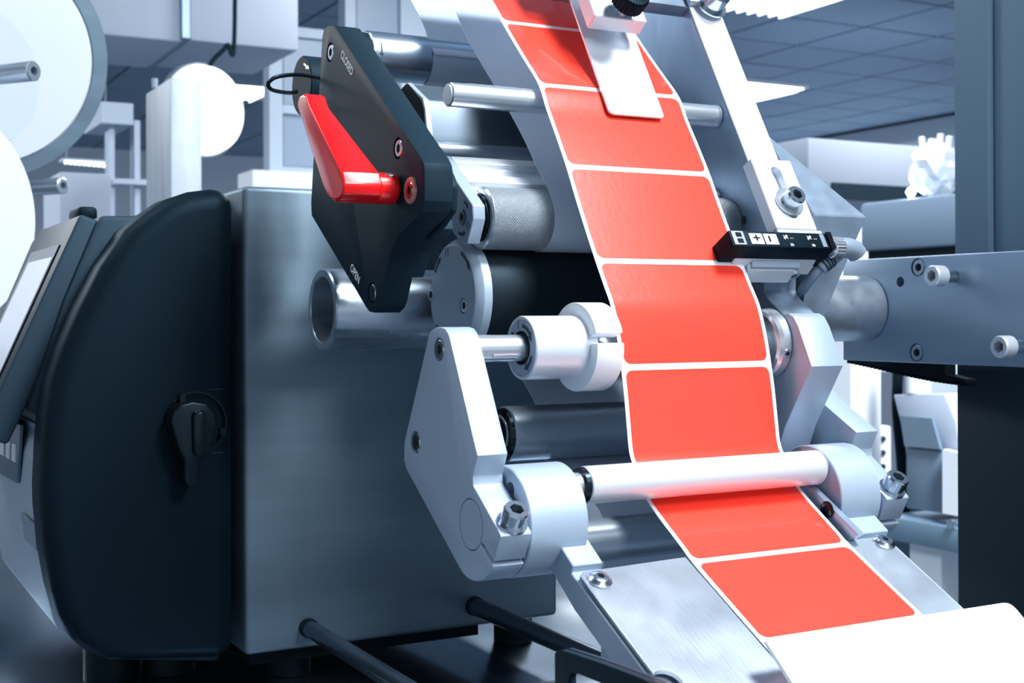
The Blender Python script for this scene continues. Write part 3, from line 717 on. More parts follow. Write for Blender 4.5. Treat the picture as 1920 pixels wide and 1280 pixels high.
# ribbed nip bracket
nbk = thing('ribbed_bracket', 'ribbed aluminium bracket marked 12 holding the knurled roller', 'bracket')
XN = .3555
ot = yz([(824, 291), (886, 384), (887, 410), (876, 457), (864, 457), (843, 428), (826, 396), (800, 330), (800, 292)], XN)
cN = at(867, 407, X=XN)
mesh_obj('end_cheek', prism(ot, XN, XN + .0085), alu, nbk, .0005, 1, [cyl((XN - .01, cN.y, cN.z), (1, 0, 0), .0050, .014, 0, 28)])
screw((XN + .0016, cN.y, cN.z), NX, .0044, .0022, nbk)
# beam with two raised ribs and grooves between them
def npnt(x, y): p = at(x, y, X=XN); return V3((0, p.y, p.z))
A0, A1 = npnt(824, 291), npnt(886, 384); an = (A1 - A0).normalized(); ao = V3((0, an.z, -an.y)); L_ = (A1 - A0).length
if ao.y > 0: ao = -ao
prof = [(0, 0), (.13, 0), (.15, -.0035), (.36, -.0035), (.38, 0), (.52, 0), (.54, -.004), (.66, -.004)]
pp = [(A0 + an * (L_ * t) + ao * h) for t, h in prof] + [A0 + an * (L_ * .66) - ao * .008, A0 - ao * .008]
mesh_obj('ribbed_beam', prism([(p.y, p.z) for p in pp], XN + .0086, XF - .0005), alu_b, nbk, .0003, 1)
text('12', at(877, 423, X=XN), (0, -1, -.9), (0, -.6, 1), .0042, nbk, ink, 'number_mark', .9)
arc_arrow(V3((XN, cN.y, cN.z)), NX, (0, 0, 1), .0105, .0020, math.radians(150), math.radians(205), nbk)
arc_arrow(V3((XN, cN.y, cN.z)), NX, (0, 0, 1), .0095, .0018, math.radians(-15), math.radians(-60), nbk)
# hub on the arm shaft
HY, HZ = .650, -.0188
hx = .3565
hb = thing('clamping_hub', 'silver clamping hub with slotted white flange beside the red labels', 'hub')
hr = .0182
mesh_obj('hub_body', lathe([(.0012, 0), (.0012, hr - .0022), (0, hr - .0018), (0, hr - .0004), (.0008, hr), (.040, hr), (.0408, hr - .0006), (.0408, 0)], (hx, HY, HZ), (1, 0, 0), 80), alu_b, hb)
mesh_obj('face_ring', lathe([(.0002, .0098), (.0002, hr - .0026), (.0014, hr - .0026), (.0014, .0098), (.0002, .0098)], (hx, HY, HZ), (1, 0, 0), 72), alu, hb)
mesh_obj('lock_spring', lathe([(-.0005, .0078), (-.0005, .0096), (.0016, .0096), (.0016, .0078), (-.0005, .0078)], (hx, HY, HZ), (1, 0, 0), 40), blk_g, hb)
C_ = V3((hx + .0002, HY, HZ))
arc_arrow(C_, NX, (0, 0, 1), .0126, .0024, math.radians(-5), math.radians(-75), hb)
arc_arrow(C_, NX, (0, 0, 1), .0126, .0024, math.radians(-110), math.radians(-165), hb)
arc_arrow(C_, NX, (0, 0, 1), .0126, .0024, math.radians(75), math.radians(45), hb)
text('1', C_ + V3((0, .0035, .0128)), (0, -1, 0), (0, 0, 1), .0052, hb, ink, 'number_mark')
text('L', C_ + V3((0, .0090, -.0112)), (0, -1, .2), (0, -.2, -1), .0044, hb, ink, 'letter_mark')
# white flange with a slot: C-shaped ring
fR = .0258; bm = bmesh.new()
sl0, sl1 = math.radians(-71), math.radians(-84)   # slot angles seen from the left, measured from up towards the front
ang = []
a = sl1 - math.radians(0)
N = 72; span = 2 * math.pi - abs(sl1 - sl0)
pts = []
for i in range(N + 1):
    t = sl1 - span * i / N
    pts.append((HY + fR * math.sin(t), HZ + fR * math.cos(t)))
for i in range(N, -1, -1):
    t = sl1 - span * i / N
    pts.append((HY + .0165 * math.sin(t), HZ + .0165 * math.cos(t)))
bm = bmesh.new(); fx0, fx1 = hx + .0409, XL + .003
va = [bm.verts.new((fx0, *p)) for p in pts]; vb = [bm.verts.new((fx1, *p)) for p in pts]; M_ = len(pts)
for i in range(M_): bm.faces.new((va[i], vb[i], vb[(i + 1) % M_], va[(i + 1) % M_]))
for i in range(N):
    bm.faces.new((va[i], va[i + 1], va[M_ - 2 - i], va[M_ - 1 - i])); bm.faces.new((vb[i], vb[M_ - 1 - i], vb[M_ - 2 - i], vb[i + 1]))
# flange sits left of the web
for v in bm.verts: v.co.x -= .006
mesh_obj('white_flange', bm, whp, hb, .0006, 2)
sh = thing('hub_shaft', 'short steel shaft between the left arm and the clamping hub', 'shaft')
mesh_obj('shaft', cylX(HY, HZ, .0076, XA + .0181, XF - .02, .0003, 48), chrome, sh, cuts=[nb(XA + .01, HY - .02, HZ - .01, XA + .030, HY - .0052, HZ - .0028)])
wr = min(math.hypot(y - HY, z - HZ) for y, z in path) - .0006
sl = thing('web_roller', 'steel roller carrying the labels level with the white flange', 'roller')
mesh_obj('sleeve', lathe([(0, .0078), (0, wr), (.105, wr), (.105, .0078), (0, .0078)], (XL + .0018, HY, HZ), (1, 0, 0), 64), chrome_d, sl)
# collar on the right of the web
co = thing('shaft_collar', 'polished shaft collar with a set screw right of the labels', 'collar')
cx1 = solveX(1441, HY, HZ); cx0 = cx1 - .0075
mesh_obj('collar_ring', lathe([(-.001, .008), (-.001, .0185), (0, .0205), (.0022, .0218), (.0075, .0222), (.0075, .008), (-.001, .008)], (cx0, HY, HZ), (1, 0, 0), 72), chrome, co)
c = at(1474, 660, X=cx0 + .012); dv = V3((0, -.9, -.25)).normalized()
screw(V3((cx0 + .0045, HY, HZ)) + dv * .0218, dv, .0028, .0010, co, name='set_screw')
# two dark steel rollers below
s1r = thing('steel_roller', 'dark polished steel roller behind the left arm', 'roller')
mesh_obj('roller', cylX(.715, -.0738, .0172, .3795, XF - .022, .0008, 72), chrome_d, s1r)
mesh_obj('end_cap', lathe([(-.003, 0), (-.003, .0135), (-.0022, .0158), (.0007, .0165), (.0007, 0)], (.3795, .715, -.0738), (1, 0, 0), 56), blk_g, s1r)
mesh_obj('cap_ring', lathe([(-.0036, .0105), (-.0036, .0122), (-.0029, .0122), (-.0029, .0105), (-.0036, .0105)], (.3795, .715, -.0738), (1, 0, 0), 48), chrome, s1r)
roller('steel_roller', 'dark polished steel roller below the brushed guide roller', 'roller', R2Y, R2Z, .0124, .372, .545, chrome_d)

# ------------------------------------------------------------------ black lever plate with red handle
XP = .300
lp = thing('lever_plate', 'black plate lettered CLOSED and OPEN behind the red handle', 'plate')
po = yz([(604, 70), (607, 55), (613, 49), (620, 47), (628, 49), (764, 258), (788, 294), (794, 306), (796, 320), (796, 376), (791, 396), (781, 410), (765, 424), (752, 438), (742, 454), (733, 475), (727, 500), (713, 566), (709, 577),
         (700, 586), (692, 584), (686, 576), (584, 404), (583, 380), (588, 290), (597, 190)], XP)
hs = ((619, 98), (746, 278), (697, 549)); pc_ = []
for x, y in hs: c = at(x, y, X=XP); pc_.append(cyl((XP - .01, c.y, c.z), (1, 0, 0), .0064, .0135, 0, 32))
mesh_obj('plate', prism(po, XP, XP + .0175), blk, lp, .0005, 2, pc_)
for x, y in hs:
    c = at(x, y, X=XP); screw((XP + .0032, c.y, c.z), NX, .0052, .0030, lp)
c = at(771, 357, X=XP)
cs = mesh_obj('pivot_screw', lathe([(-.0012, .0030, 'h'), (-.0012, .0074), (.0002, .0080), (.002, .0080), (.002, 0)], (XP, c.y, c.z), (1, 0, 0), 48), copper, lp); cs['label'] = 'copper tinted pivot screw'
mesh_obj('screw_core', lathe([(-.0014, .0026, 'h'), (-.0016, .0046), (-.0012, .0050), (-.0004, .0052), (-.0004, 0)], (XP, c.y, c.z), (1, 0, 0), 40), copper_s, cs)
mesh_obj('hex_socket', lathe([(-.0009, 0), (-.0009, .0026, 'h'), (-.0008, 0)], (XP, c.y, c.z), (1, 0, 0), 36), hole, cs)
a_, b_ = at(638, 96, X=XP), at(663, 141, X=XP); text('CLOSED', (a_ + b_) / 2, b_ - a_, (0, -.6, 1), .0052, lp, ink_w, 'lettering', .90, bold=.02)
a_, b_ = at(656, 496, X=XP), at(676, 531, X=XP); text('OPEN', (a_ + b_) / 2, b_ - a_, (0, -.6, 1), .0052, lp, ink_w, 'lettering', .90, bold=.02)
# pivot block behind the plate nose
pb = thing('pivot_block', 'dark block between the black lever plate and ribbed bracket', 'block')
mesh_obj('block', prism(yz([(806, 330), (828, 300), (842, 330), (848, 350), (846, 395), (826, 425), (800, 450), (785, 430)], .3185), .3185, .3225), blk, pb, .001, 2)
mesh_obj('fork', prism(yz([(790, 430), (810, 420), (846, 398), (851, 430), (836, 450), (810, 470), (795, 520), (780, 520)], .3365), .323, .3365), gry_p, pb, .001, 2)
# cover tube behind the nose
# red handle
XH = .2620
rh = thing('red_handle', 'glossy red clamp handle mounted on the black lever plate', 'handle')
side = [(557, 200), (558, 187), (562, 179), (568, 175.5), (573, 178), (580, 200), (640, 322), (644, 344), (642, 364), (634, 374), (622, 375), (613, 366), (605, 348)]
sy = yz(side, XH)
def wd(y):                      # handle thickens towards the boss
    t = max(0, min(1, (y - 175) / 150)); return .0125 + .0115 * t * t
xs1 = [XH + wd(y) for _, y in side]
mesh_obj('handle_arm', prism(sy, XH, xs1), red, rh, .0014, 4)
bc = at(627, 349, X=XH)
mesh_obj('boss', cylX(bc.y, bc.z, .0090, XH + .0003, XP - .0006, .0016, 48), red, rh)
sb = yz([(627, 330), (690, 322), (700, 345), (690, 376), (627, 375)], XH)
c = at(729, 330, X=XP - .006); dv = V3((0, -.55, .84)).normalized()
o_ = screw(V3((XP - .006, bc.y, bc.z)) + dv * .0086, dv, .0028, .0009, rh, name='set_screw')

# sensor knob with cable behind the plate
ck = at(565, 160, Y=.885)
bk_ = thing('black_encoder', 'round black encoder with looped cable behind the lever plate', 'encoder')
rr = rad(55, ck)
mesh_obj('body', lathe([(0, 0), (0, rr - .0008), (.0008, rr), (.018, rr), (.018, rr * .62), (.06, rr * .62), (.06, 0)], ck, (1, 0, 0), 64), blk, bk_)
cbp = [at(600, 146, Y=.845), at(560, 140, Y=.835), at(520, 144, Y=.83), at(503, 156, Y=.83), at(510, 168, Y=.835), at(540, 174, Y=.85), at(556, 172, Y=.862)]
mesh_obj('cable', tube_path(spline(cbp, 8), .0014, 12), blk_g, bk_)
q_ = at(590, 113, Y=.845); 
bm = bmesh.new(); vs = [bm.verts.new(at(x, y, Y=.8455)) for x, y in ((589, 109), (592, 108), (596, 114), (598, 113), (598, 120), (591, 119), (593, 117))]; bm.faces.new(vs)
for v in bm.verts: v.co.y = ck.y - math.sqrt(max(0, (rr * 1.01) ** 2 - (v.co.z - ck.z) ** 2)) if abs(v.co.z - ck.z) < rr else v.co.y
mesh_obj('direction_arrow', bm, ink_w, bk_, smooth=False)

# ------------------------------------------------------------------ left arm
la = thing('pivot_bracket', 'silver arm plate with split clamp in front of the steel cabinet', 'arm')
arm_px = [(801, 640), (803, 628), (809, 618), (817, 613.5), (826, 613), (834, 616), (840, 625), (843, 634), (889, 830), (895, 854), (886, 892), (887, 911), (896, 926), (937, 1000), (938.5, 1006), (926, 1052.5), (904, 1016.5), (900.5, 1021), (925, 1062),
          (921, 1070), (914, 1079), (906, 1087), (893, 1090), (884, 1088), (876, 1083), (868, 1075), (861, 1064), (762, 880), (757, 862), (758, 828)]
arm = yz(arm_px, XA)
PVT = at(883, 983, X=XA); PY, PZ = PVT.y, PVT.z
ac = []
for x, y in ((823, 655), (779, 829)):
    c = at(x, y, X=XA); ac.append(cyl((XA - .01, c.y, c.z), (1, 0, 0), .0066, .0135, 0, 32))
ac.append(lathe([(-.01, .0131), (-.01, .0137), (.0105, .0137), (.0105, .0131), (-.01, .0131)], (XA, PY, PZ), (1, 0, 0), 56))
mesh_obj('arm_plate', prism(arm, XA, XA + .018), alu, la, .0006, 2, ac)
for x, y in ((823, 655), (779, 829)):
    c = at(x, y, X=XA); screw((XA + .0032, c.y, c.z), NX, .0053, .0030, la)
e_ = at(938, 1003, X=XA) - at(887, 911, X=XA); ed = V3((0, e_.y, e_.z)).normalized(); en = V3((0, ed.z, -ed.y))
if en.z < 0: en = -en
sc = at(928, 985, X=XA + .0); sp_ = V3((XA + .0095, sc.y, sc.z)) + en * .0016
cs1 = screw(sp_, en, .0068, .0088, la, name='clamp_screw', washer=.0082)
# right arm pair: the same arm mirrored beyond the frame
xo = solveX(1606, *yz([(895, 854)], XA)[0])
ra_ = thing('split_bracket', 'silver outer arm with split clamp beside the grey bin', 'arm')
arm_o = yz([(1430, 740), (1470, 690), (1500, 706), (1547, 759)], xo) + arm[9:28]
mesh_obj('arm_plate', prism(arm_o, xo, xo + .018), alu, ra_, .0006, 2)
screw(V3((xo + .0095, sc.y, sc.z)) + en * .0016, en, .0068, .0088, ra_, name='clamp_screw', washer=.0082)
ia = thing('elbow_bracket', 'thick silver elbow arm right of the shaft collar', 'arm')
XI = cx1 + .0008
XI2 = XI + .0253
ip = yz([(1462, 600), (1468, 590), (1478, 587), (1488, 594), (1497, 612), (1522, 687), (1472, 800), (1448, 880), (1420, 880), (1420, 700), (1450, 640)], XI)
mesh_obj('arm_plate', prism(ip, XI, XI2), alu, ia, .0008, 2)

# ------------------------------------------------------------------ guide roller and its clamp bodies
xa0, xa1 = XA + .0185, solveX(1050, PY, PZ)
def clampbody(name, label, x0, x1, holepx=None):
    t = thing(name, label, 'clamp')
    cts = []
    if holepx: c = at(*holepx, X=x0); cts.append(cyl((x0 - .01, c.y, c.z), (1, 0, 0), .0042, .020, 0, 24))
    mesh_obj('body', lathe([(0, 0), (0, .0292), (.0006, .0298), (x1 - x0 - .0006, .0298), (x1 - x0, .0292), (x1 - x0, 0)], (x0, PY, PZ), (1, 0, 0), 96), alu, t, cuts=cts)
    return t
clampbody('clamp_body', 'round silver clamp body left of the brushed guide roller', xa0 + .001, xa1, (957, 918))
xr0 = solveX(1514, PY, PZ); xr1 = xo - .001
clampbody('clamp_body', 'round silver clamp body right of the brushed guide roller', xr0, xr1)
GY, GZ, GR = .600, -.0917, .0102
gx0, gx1 = solveX(1094, GY, GZ), solveX(1531, GY, GZ)
gr = thing('brushed_guide_roller', 'brushed silver guide roller pressing on the red labels', 'roller')
mesh_obj('roller', cylX(GY, GZ, GR, gx0, gx1, .0006, 72), alu_b, gr)
mesh_obj('end_seal', lathe([(-.003, 0), (-.003, .0096), (-.0003, .0098), (-.0003, 0)], (gx0, GY, GZ), (1, 0, 0), 48), blk_g, gr)
mesh_obj('journal', cylX(GY, GZ, .0072, xa1 + .0003, gx0 - .0031, 0, 36), chrome, gr)
mesh_obj('journal', cylX(GY, GZ, .0072, gx1 + .0002, xr0 - .0002, 0, 36), chrome, gr)

# ------------------------------------------------------------------ chute
W0 = at(1309, 1068, X=XL); W1 = at(1440, 1219, X=XL)
cdn = V3((0, W1.y - W0.y, W1.z - W0.z)).normalized(); cn = V3((0, cdn.z, -cdn.y))
if cn.z < 0: cn = -cn
CP = W0 - cn * .0006
def onc(x, y, h=0): return on(x, y, CP + cn * h, cn)
ch = thing('chute', 'mottled steel chute plate on two rails carrying the red labels down', 'chute')
tl = onc(1083, 1072); XC0 = tl.x; XC1 = .5535
up_y = tl.y
def cpt(x, s, h=0): return V3((x, tl.y, tl.z)) + cdn * s + cn * h
Ld = .15
tops = [(XC0, .003), (XC0 + .003, 0), (XL - .001, -.0025), (XR + .003, -.0012), (XC1 - .004, -.0012), (XC1, .003), (XC1, Ld), (XC0, Ld)]
pl3 = [cpt(x, s) for x, s in tops]
bm = bmesh.new(); a_ = [bm.verts.new(p) for p in pl3]; b_ = [bm.verts.new(p - cn * .0022) for p in pl3]
bm.faces.new(a_); bm.faces.new(b_[::-1])
for i in range(8): bm.faces.new((a_[i], b_[i], b_[(i + 1) % 8], a_[(i + 1) % 8]))
hc = onc(1252, 1277); s1c = onc(1124, 1088); s2c = onc(1657, 1018)
mesh_obj('slide_plate', bm, chute_m, ch, .0004, 1, [cyl(hc - cn * .01, cn, .0075, .02, 0, 32)])
hp = mesh_obj('hole_plug', cyl(hc - cn * .010, cn, .0074, .005, .0005, 32), whp, ch)
for nme, c in (('a', s1c), ('b', s2c)):
    o_ = mesh_obj('button_head_screw', lathe([(0, 0), (0, .0066), (.0008, .0066), (.0012, .0058), (.0026, .0044), (.0031, .0026), (.0031, .0020, 'h'), (.0018, .0019, 'h'), (.0016, 0)], c + cn * .0001, cn, 40), zinc, ch)
    mesh_obj('hex_socket', lathe([(.0019, 0), (.0019, .0019, 'h'), (.0020, 0)], c + cn * .0001, cn, 24), hole, o_)
XRl = on(1145, 1174, CP - cn * .0050, cn).x
lr_px = [(1044, 1012), (1074, 1060), (1077, 1074), (1212, 1268), (1250, 1330), (1190, 1298), (1155, 1246), (1029, 1061)]
lr0 = yz([(1044, 1012), (1074, 1060), (1029, 1061)], XRl)
def prail(s_, h_): p_ = V3((0, tl.y, tl.z)) + cdn * s_ + cn * h_; return (p_.y, p_.z)
sb0 = (V3((0, lr0[1][0], lr0[1][1])) - V3((0, tl.y, tl.z))).dot(cdn)
lr = [lr0[0], lr0[1], prail(sb0 + .0004, -.0050), prail(Ld, -.0050), prail(Ld, -.020), prail(.006, -.020), lr0[2]]
print('RAIL', XRl, sb0, XC0, solveX(1100, *lr0[0]), solveX(1575, *lr0[0]), solveX(1629, *lr0[0]))
mesh_obj('rail', prism(lr, XRl, solveX(1100, *lr0[0])), alu, ch, .0005, 1)
# mirrored right rail
xrr = solveX(1508, *lr[0]) if False else XC1 - .0215
mesh_obj('rail', prism(lr, solveX(1577, *lr0[0]), solveX(1630, *lr0[0])), alu, ch, .0005, 1)
# inner wall of the right rail going up to the clamp (blue grey flat bar with a screw)
iw = yz([(1478, 905), (1497, 903), (1522, 915), (1592, 984), (1610, 1002), (1594, 1012), (1560, 1010), (1480, 950)], XR + .0035)
mesh_obj('flat_bar', prism(iw, XR + .0035, XR + .008), alu_d, ch)
c = at(1552, 955, X=XR + .0035); screw((XR + .0034, c.y, c.z), NX, .0050, .0012, ch, m=blk_g, name='torx_screw')
# white peel plate
pA = on(1434, 1198, W0 + cn * .018, cn); 
tilt = math.radians(38.5); pd = V3((0, -math.cos(tilt), -math.sin(tilt))); pn = V3((0, -math.sin(tilt), math.cos(tilt)))
def onp(x, y): return on(x, y, pA, pn)
pc = onp(1889, 1120)
pp_ = rounded([(pA.x, 0), (pc.x, 0), (pc.x, .16), (pA.x, .16)], [.0015, .006, .002, .002])
bm = bmesh.new(); va = [bm.verts.new(V3((x, pA.y, pA.z)) + pd * s) for x, s in pp_]; vb = [bm.verts.new(v.co - pn * .0025) for v in va]; k = len(va)
bm.faces.new(va); bm.faces.new(vb[::-1])
for i in range(k): bm.faces.new((va[i], vb[i], vb[(i + 1) % k], va[(i + 1) % k]))
tag(mesh_obj('peel_plate', bm, cream, None, .0006, 2), 'smooth white plate over the labels at the lower right', 'plate')
# dark slotted bracket at the bottom
sb_ = thing('slotted_bracket', 'dark slotted steel bracket under the chute at the bottom edge', 'bracket')
XS = .30; sbp = yz([(1039, 1225), (1043, 1220), (1052, 1218), (1120, 1240), (1200, 1270), (1300, 1318), (1300, 1420), (1041, 1420)], XS)
slt = yz([(1066, 1268), (1071, 1261), (1082, 1262), (1140, 1285), (1140, 1302), (1066, 1300)], XS)
mesh_obj('bracket_plate', prism(sbp, XS, XS + .004), blk, sb_, .0006, 2, [prism(slt, XS - .01, XS + .02)])
mesh_obj('bracket_lip', prism(yz([(1044, 1219), (1052, 1217), (1120, 1239), (1200, 1269), (1300, 1317), (1300, 1319), (1200, 1271), (1120, 1241)], XS), XS + .0041, XS + .0060), gry_p, sb_)

# ------------------------------------------------------------------ through tube and mounting beam
TY = .834; tc = at(605, 579, Y=TY); TR = rad(77, tc); XG = .79
tt = thing('cross_tube', 'thick hollow steel tube passing across the machine', 'tube')
xm = .56
mesh_obj('tube_section', lathe([(.05, 0), (.05, TR * .80), (0, TR * .80), (-.0006, TR * .82), (-.0006, TR * .97), (.0006, TR), (xm - tc.x, TR), (xm - tc.x, 0)], (tc.x, TY, .004), (1, 0, 0), 96), tube_m, tt)
mesh_obj('tube_section', cylX(TY, .004, TR * 1.0, xm + .001, XG - .0005, 0, 96), tube_s, tt)['label'] = 'bright scuffed tube end'
gb = thing('mounting_beam', 'wide flat steel mounting beam with cap screws at the right', 'beam')
yl = at(1581, 660, X=XG).y; gz1 = at(1760, 478, X=XG).z; gz0 = at(1760, 682, X=XG).z
bmc = []
for x, y, r_ in ((1721, 501, .0075), (1718, 661, .0075), (1688, 528, .0042)):
    c = at(x, y, X=XG); bmc.append(cyl((XG - .01, c.y, c.z), (1, 0, 0), r_, .0135 if r_ > .005 else .0200, 0, 32))
mesh_obj('beam_plate', prism([(yl, gz0), (yl, gz1), (.35, gz1), (.35, gz0)], XG, XG + .022), mat('beam_aluminium', (168, 186, 205), .36, .7, var=.08, bscale=(6, 6, 30), rvar=.04), gb, .0006, 2, bmc)
for x, y in ((1721, 501), (1718, 661)):
    c = at(x, y, X=XG); screw((XG + .0032, c.y, c.z), NX, .0064, .0028, gb)
for x, y in ((1746, 517), (1872, 650)):
    c = at(x, y, X=XG - .024)
    o_ = screw((XG - .0125, c.y, c.z), NX, .0082, .0115, gb, m=alu_b, name='cap_screw')
    mesh_obj('shank', cyl((XG - .0127, c.y, c.z), (1, 0, 0), .0050, .0122, 0, 24), zinc, o_)
# toothed belt below the beam
XT = XG + .03
bl = thing('toothed_belt', 'black toothed belt hanging below the mounting beam', 'belt')
bpnt = [(1583, 674), (1640, 686), (1700, 700), (1750, 710), (1810, 718)]
sp2 = [at(x, y, X=XT) for x, y in bpnt]; spl = spline(sp2, 40); total = len(spl)
mesh_obj('belt_band', prism([(p.y, p.z + .0005) for p in spl[::8]] + [(spl[-1].y, spl[-1].z + .003), (at(1772, 690, X=XT).y, spl[-1].z + .006), (at(1772, 690, X=XT).y, spl[0].z + .02), (spl[0].y, spl[0].z + .02)], XT, XT + .012), hole, bl)
dist = 0; last = spl[0]; pitch = .0042
for p, q in zip(spl, spl[1:]):
    dist += (q - p).length
    if dist >= pitch:
        dist = 0; tdr = (q - p).normalized(); nn = V3((0, -tdr.z, tdr.y)); nn = -nn if nn.z > 0 else nn
        tp = [q - tdr * .0014, q + tdr * .0014, q + tdr * .0009 + nn * .0026, q - tdr * .0009 + nn * .0026]
        mesh_obj('tooth', prism([(w_.y, w_.z) for w_ in tp], XT, XT + .012), blk_p, bl, smooth=False)

# ------------------------------------------------------------------ triangular cover right of the frame
tcv = thing('angled_cover', 'speckled sheet metal cover with a folded edge behind the slotted block', 'cover')
XV = XF2 + .004
ta = at(1440, 258, X=XV + .03)
# polyhedron: sloping upper face, lower face, both running along X from the frame
U0 = at(1436, 256, X=XV); U1 = at(1526, 402, X=XV)
U2x = solveX(1625, U1.y, U1.z)
v = [V3((XV, U0.y, U0.z)), V3((XV, U1.y, U1.z)), V3((U2x, U1.y, U1.z)), V3((XV + .004, U0.y, U0.z))]
L0 = at(1500, 640, X=XV); L1_ = V3((XV, L0.y, L0.z))
L2 = V3((XV + .012, L0.y, L0.z))
bm = bmesh.new()
f1_ = [bm.verts.new(p) for p in (v[0], v[1], v[2], v[3])]
lo = [bm.verts.new(L1_), bm.verts.new(L2)]
bkv = [bm.verts.new(p + V3((0, .10, 0))) for p in (v[0], v[3], v[2], L2, L1_)]
bm.faces.new(f1_); bm.faces.new((f1_[1], lo[0], lo[1], f1_[2]))
bm.faces.new((f1_[3], f1_[2], bkv[2], bkv[1])); bm.faces.new((f1_[2], lo[1], bkv[3], bkv[2])); bm.faces.new((f1_[0], f1_[3], bkv[1], bkv[0]))
bm.faces.new((lo[0], bkv[4], bkv[3], lo[1])); bm.faces.new((f1_[0], bkv[0], bkv[4], lo[0], f1_[1])); bm.faces.new(bkv)
mesh_obj('cover_shell', bm, spk, tcv, .0008, 1)

# ------------------------------------------------------------------ slotted block with washer and screw
sk = thing('slotted_block', 'white slotted adjusting block clamped by a washer and cap screw', 'block')
XK = .553
k0, k1 = at(1407, 296, X=XK), at(1457, 428, X=XK)
kd = V3((0, k1.y - k0.y, k1.z - k0.z)).normalized(); kn_ = V3((0, kd.z, -kd.y)); kn_ = -kn_ if kn_.y > 0 else kn_
XK2 = solveX(1482, k0.y, k0.z); kth = .010
def kp_(x, s, h): return V3((x, k0.y, k0.z)) + kd * s + kn_ * h
KL = (k1 - k0).length
slx = XK + (XK2 - XK) * .56; sw = .0042
sc_c = on(1478, 380, k0, kn_); s_c = (sc_c - k0).dot(kd)
a_ = on(1446, 312, k0, kn_); s_a = (a_ - k0).dot(kd)
slx = sc_c.x
cutp = []
bmS = bmesh.new(); ring = []
for i in range(13): t = math.pi * i / 12; ring.append((slx - sw * math.cos(t), s_a - sw * math.sin(t) + sw))
for i in range(13): t = math.pi * i / 12; ring.append((slx + sw * math.cos(t), s_c + .008 + sw * math.sin(t)))
va = [bmS.verts.new(kp_(x, s, .01)) for x, s in ring]; vb = [bmS.verts.new(kp_(x, s, -.006)) for x, s in ring]; k = len(ring)
bmS.faces.new(va); bmS.faces.new(vb[::-1])
for i in range(k): bmS.faces.new((va[i], vb[i], vb[(i + 1) % k], va[(i + 1) % k]))
mesh_obj('block', prism([(p.y, p.z) for p in (kp_(0, 0, 0), kp_(0, KL, 0), kp_(0, KL, -kth), kp_(0, .0, -kth))], XK, XK2), alu_b, sk, .0006, 1, [bmS])
mesh_obj('block', prism([(p.y, p.z) for p in (kp_(0, KL + .0004, 0), kp_(0, KL + .014, 0), kp_(0, KL + .014, -kth), kp_(0, KL + .0004, -kth))], XK, XK2 + .003), alu_b, sk, .0006, 1)
ws = mesh_obj('washer', lathe([(0, 0), (0, .0102), (.0004, .0106), (.0014, .0106), (.0018, .0100), (.0018, 0)], kp_(slx, s_c, .0002), kn_, 48), chrome, sk)
screw(kp_(slx, s_c, .0021), kn_, .0068, .0085, sk, name='cap_screw')

# ------------------------------------------------------------------ sensor
XS0 = .503
sn = thing('label_sensor', 'black label sensor with plus and minus keys over the web', 'sensor')
e = [at(1365, 431, X=XS0), at(1376, 461, X=XS0), at(1340, 497, X=XS0), at(1329, 469, X=XS0)]
fd = V3((0, e[1].y - e[0].y, e[1].z - e[0].z)); fd_l = fd.length; fdn = fd.normalized()
XS1 = solveX(1556, e[0].y, e[0].z)
mesh_obj('housing', prism([(p.y, p.z) for p in e], XS0, XS1), blk_p, sn, .0008, 2)
fn = V3((0, fdn.z, -fdn.y)); 
if fn.dot(e[0] - e[3]) < 0: fn = -fn
def sf_(x, s, h=.0002): return V3((x, e[0].y, e[0].z)) + fd * s + fn * h
xx = lambda px: solveX(px, e[0].y, e[0].z)
def facerect(name, m, p0, p1, s0, s1, h, th, par, r=0):
    pts = rounded([(xx(p0), s0), (xx(p1), s0), (xx(p1), s1), (xx(p0), s1)], 0)
    return flat([sf_(x, s, h) for x, s in pts], fn, th, name, m, par)
facerect('clear_window', chrome, 1368, 1390, .08, .92, .0001, .0006, sn)
facerect('window_recess', hole, 1375, 1385, .18, .44, .0008, .0002, sn); facerect('window_recess', hole, 1375, 1385, .56, .82, .0008, .0002, sn)
kp1 = facerect('plus_key', whp, 1400, 1424, .2, .86, .0001, .0006, sn); kp2 = facerect('minus_key', whp, 1427, 1451, .2, .86, .0001, .0006, sn)
text('+', sf_(xx(1412), .52, .0008), (1, 0, 0), -fdn, .0062, kp1, blk_g, 'plus_sign', 1.3)
text('-', sf_(xx(1438), .52, .0008), fdn, (1, 0, 0), .0080, kp2, blk_g, 'minus_sign', 1.4)
for px_, s_, tx, sz in ((1462, .35, '%', .0034), (1474, .42, ':', .003), (1470, .84, '\u00b1', .003), (1506, .35, '%', .0034), (1518, .42, ':', .003), (1510, .84, '\u00b1', .003)):
    text(tx, sf_(xx(px_ + 6), s_, .0003), fdn, (1, 0, 0), sz, sn, ink_w, 'marking')
facerect('end_window', chrome_d, 1533, 1541, .1, .92, .0001, .0004, sn)
facerect('end_cap', blk_g, 1546, 1555, -.02, 1.02, .0001, .0012, sn)
mid = (e[0] + e[1] + e[2] + e[3]) / 4
cp0 = V3((XS1, mid.y - .002, mid.z + .002))
mesh_obj('threaded_stud', cyl(cp0, (1, 0, 0), .0052, .006, .0004, 32), chrome, sn)
nutb = bmesh.new()
nseg = 40
lathe([(.0045, 0), (.0045, .0064), (.0055, .0072), (.0125, .0072), (.0132, .0064), (.0132, 0)], cp0, (1, 0, 0), nseg, nutb)
for v_ in nutb.verts:
    dd = V3((0, v_.co.y - cp0.y, v_.co.z - cp0.z)); ang_ = round(math.atan2(dd.z, dd.y) / (2 * math.pi) * nseg)
    if dd.length > .005 and ang_ % 2: v_.co -= dd * .08
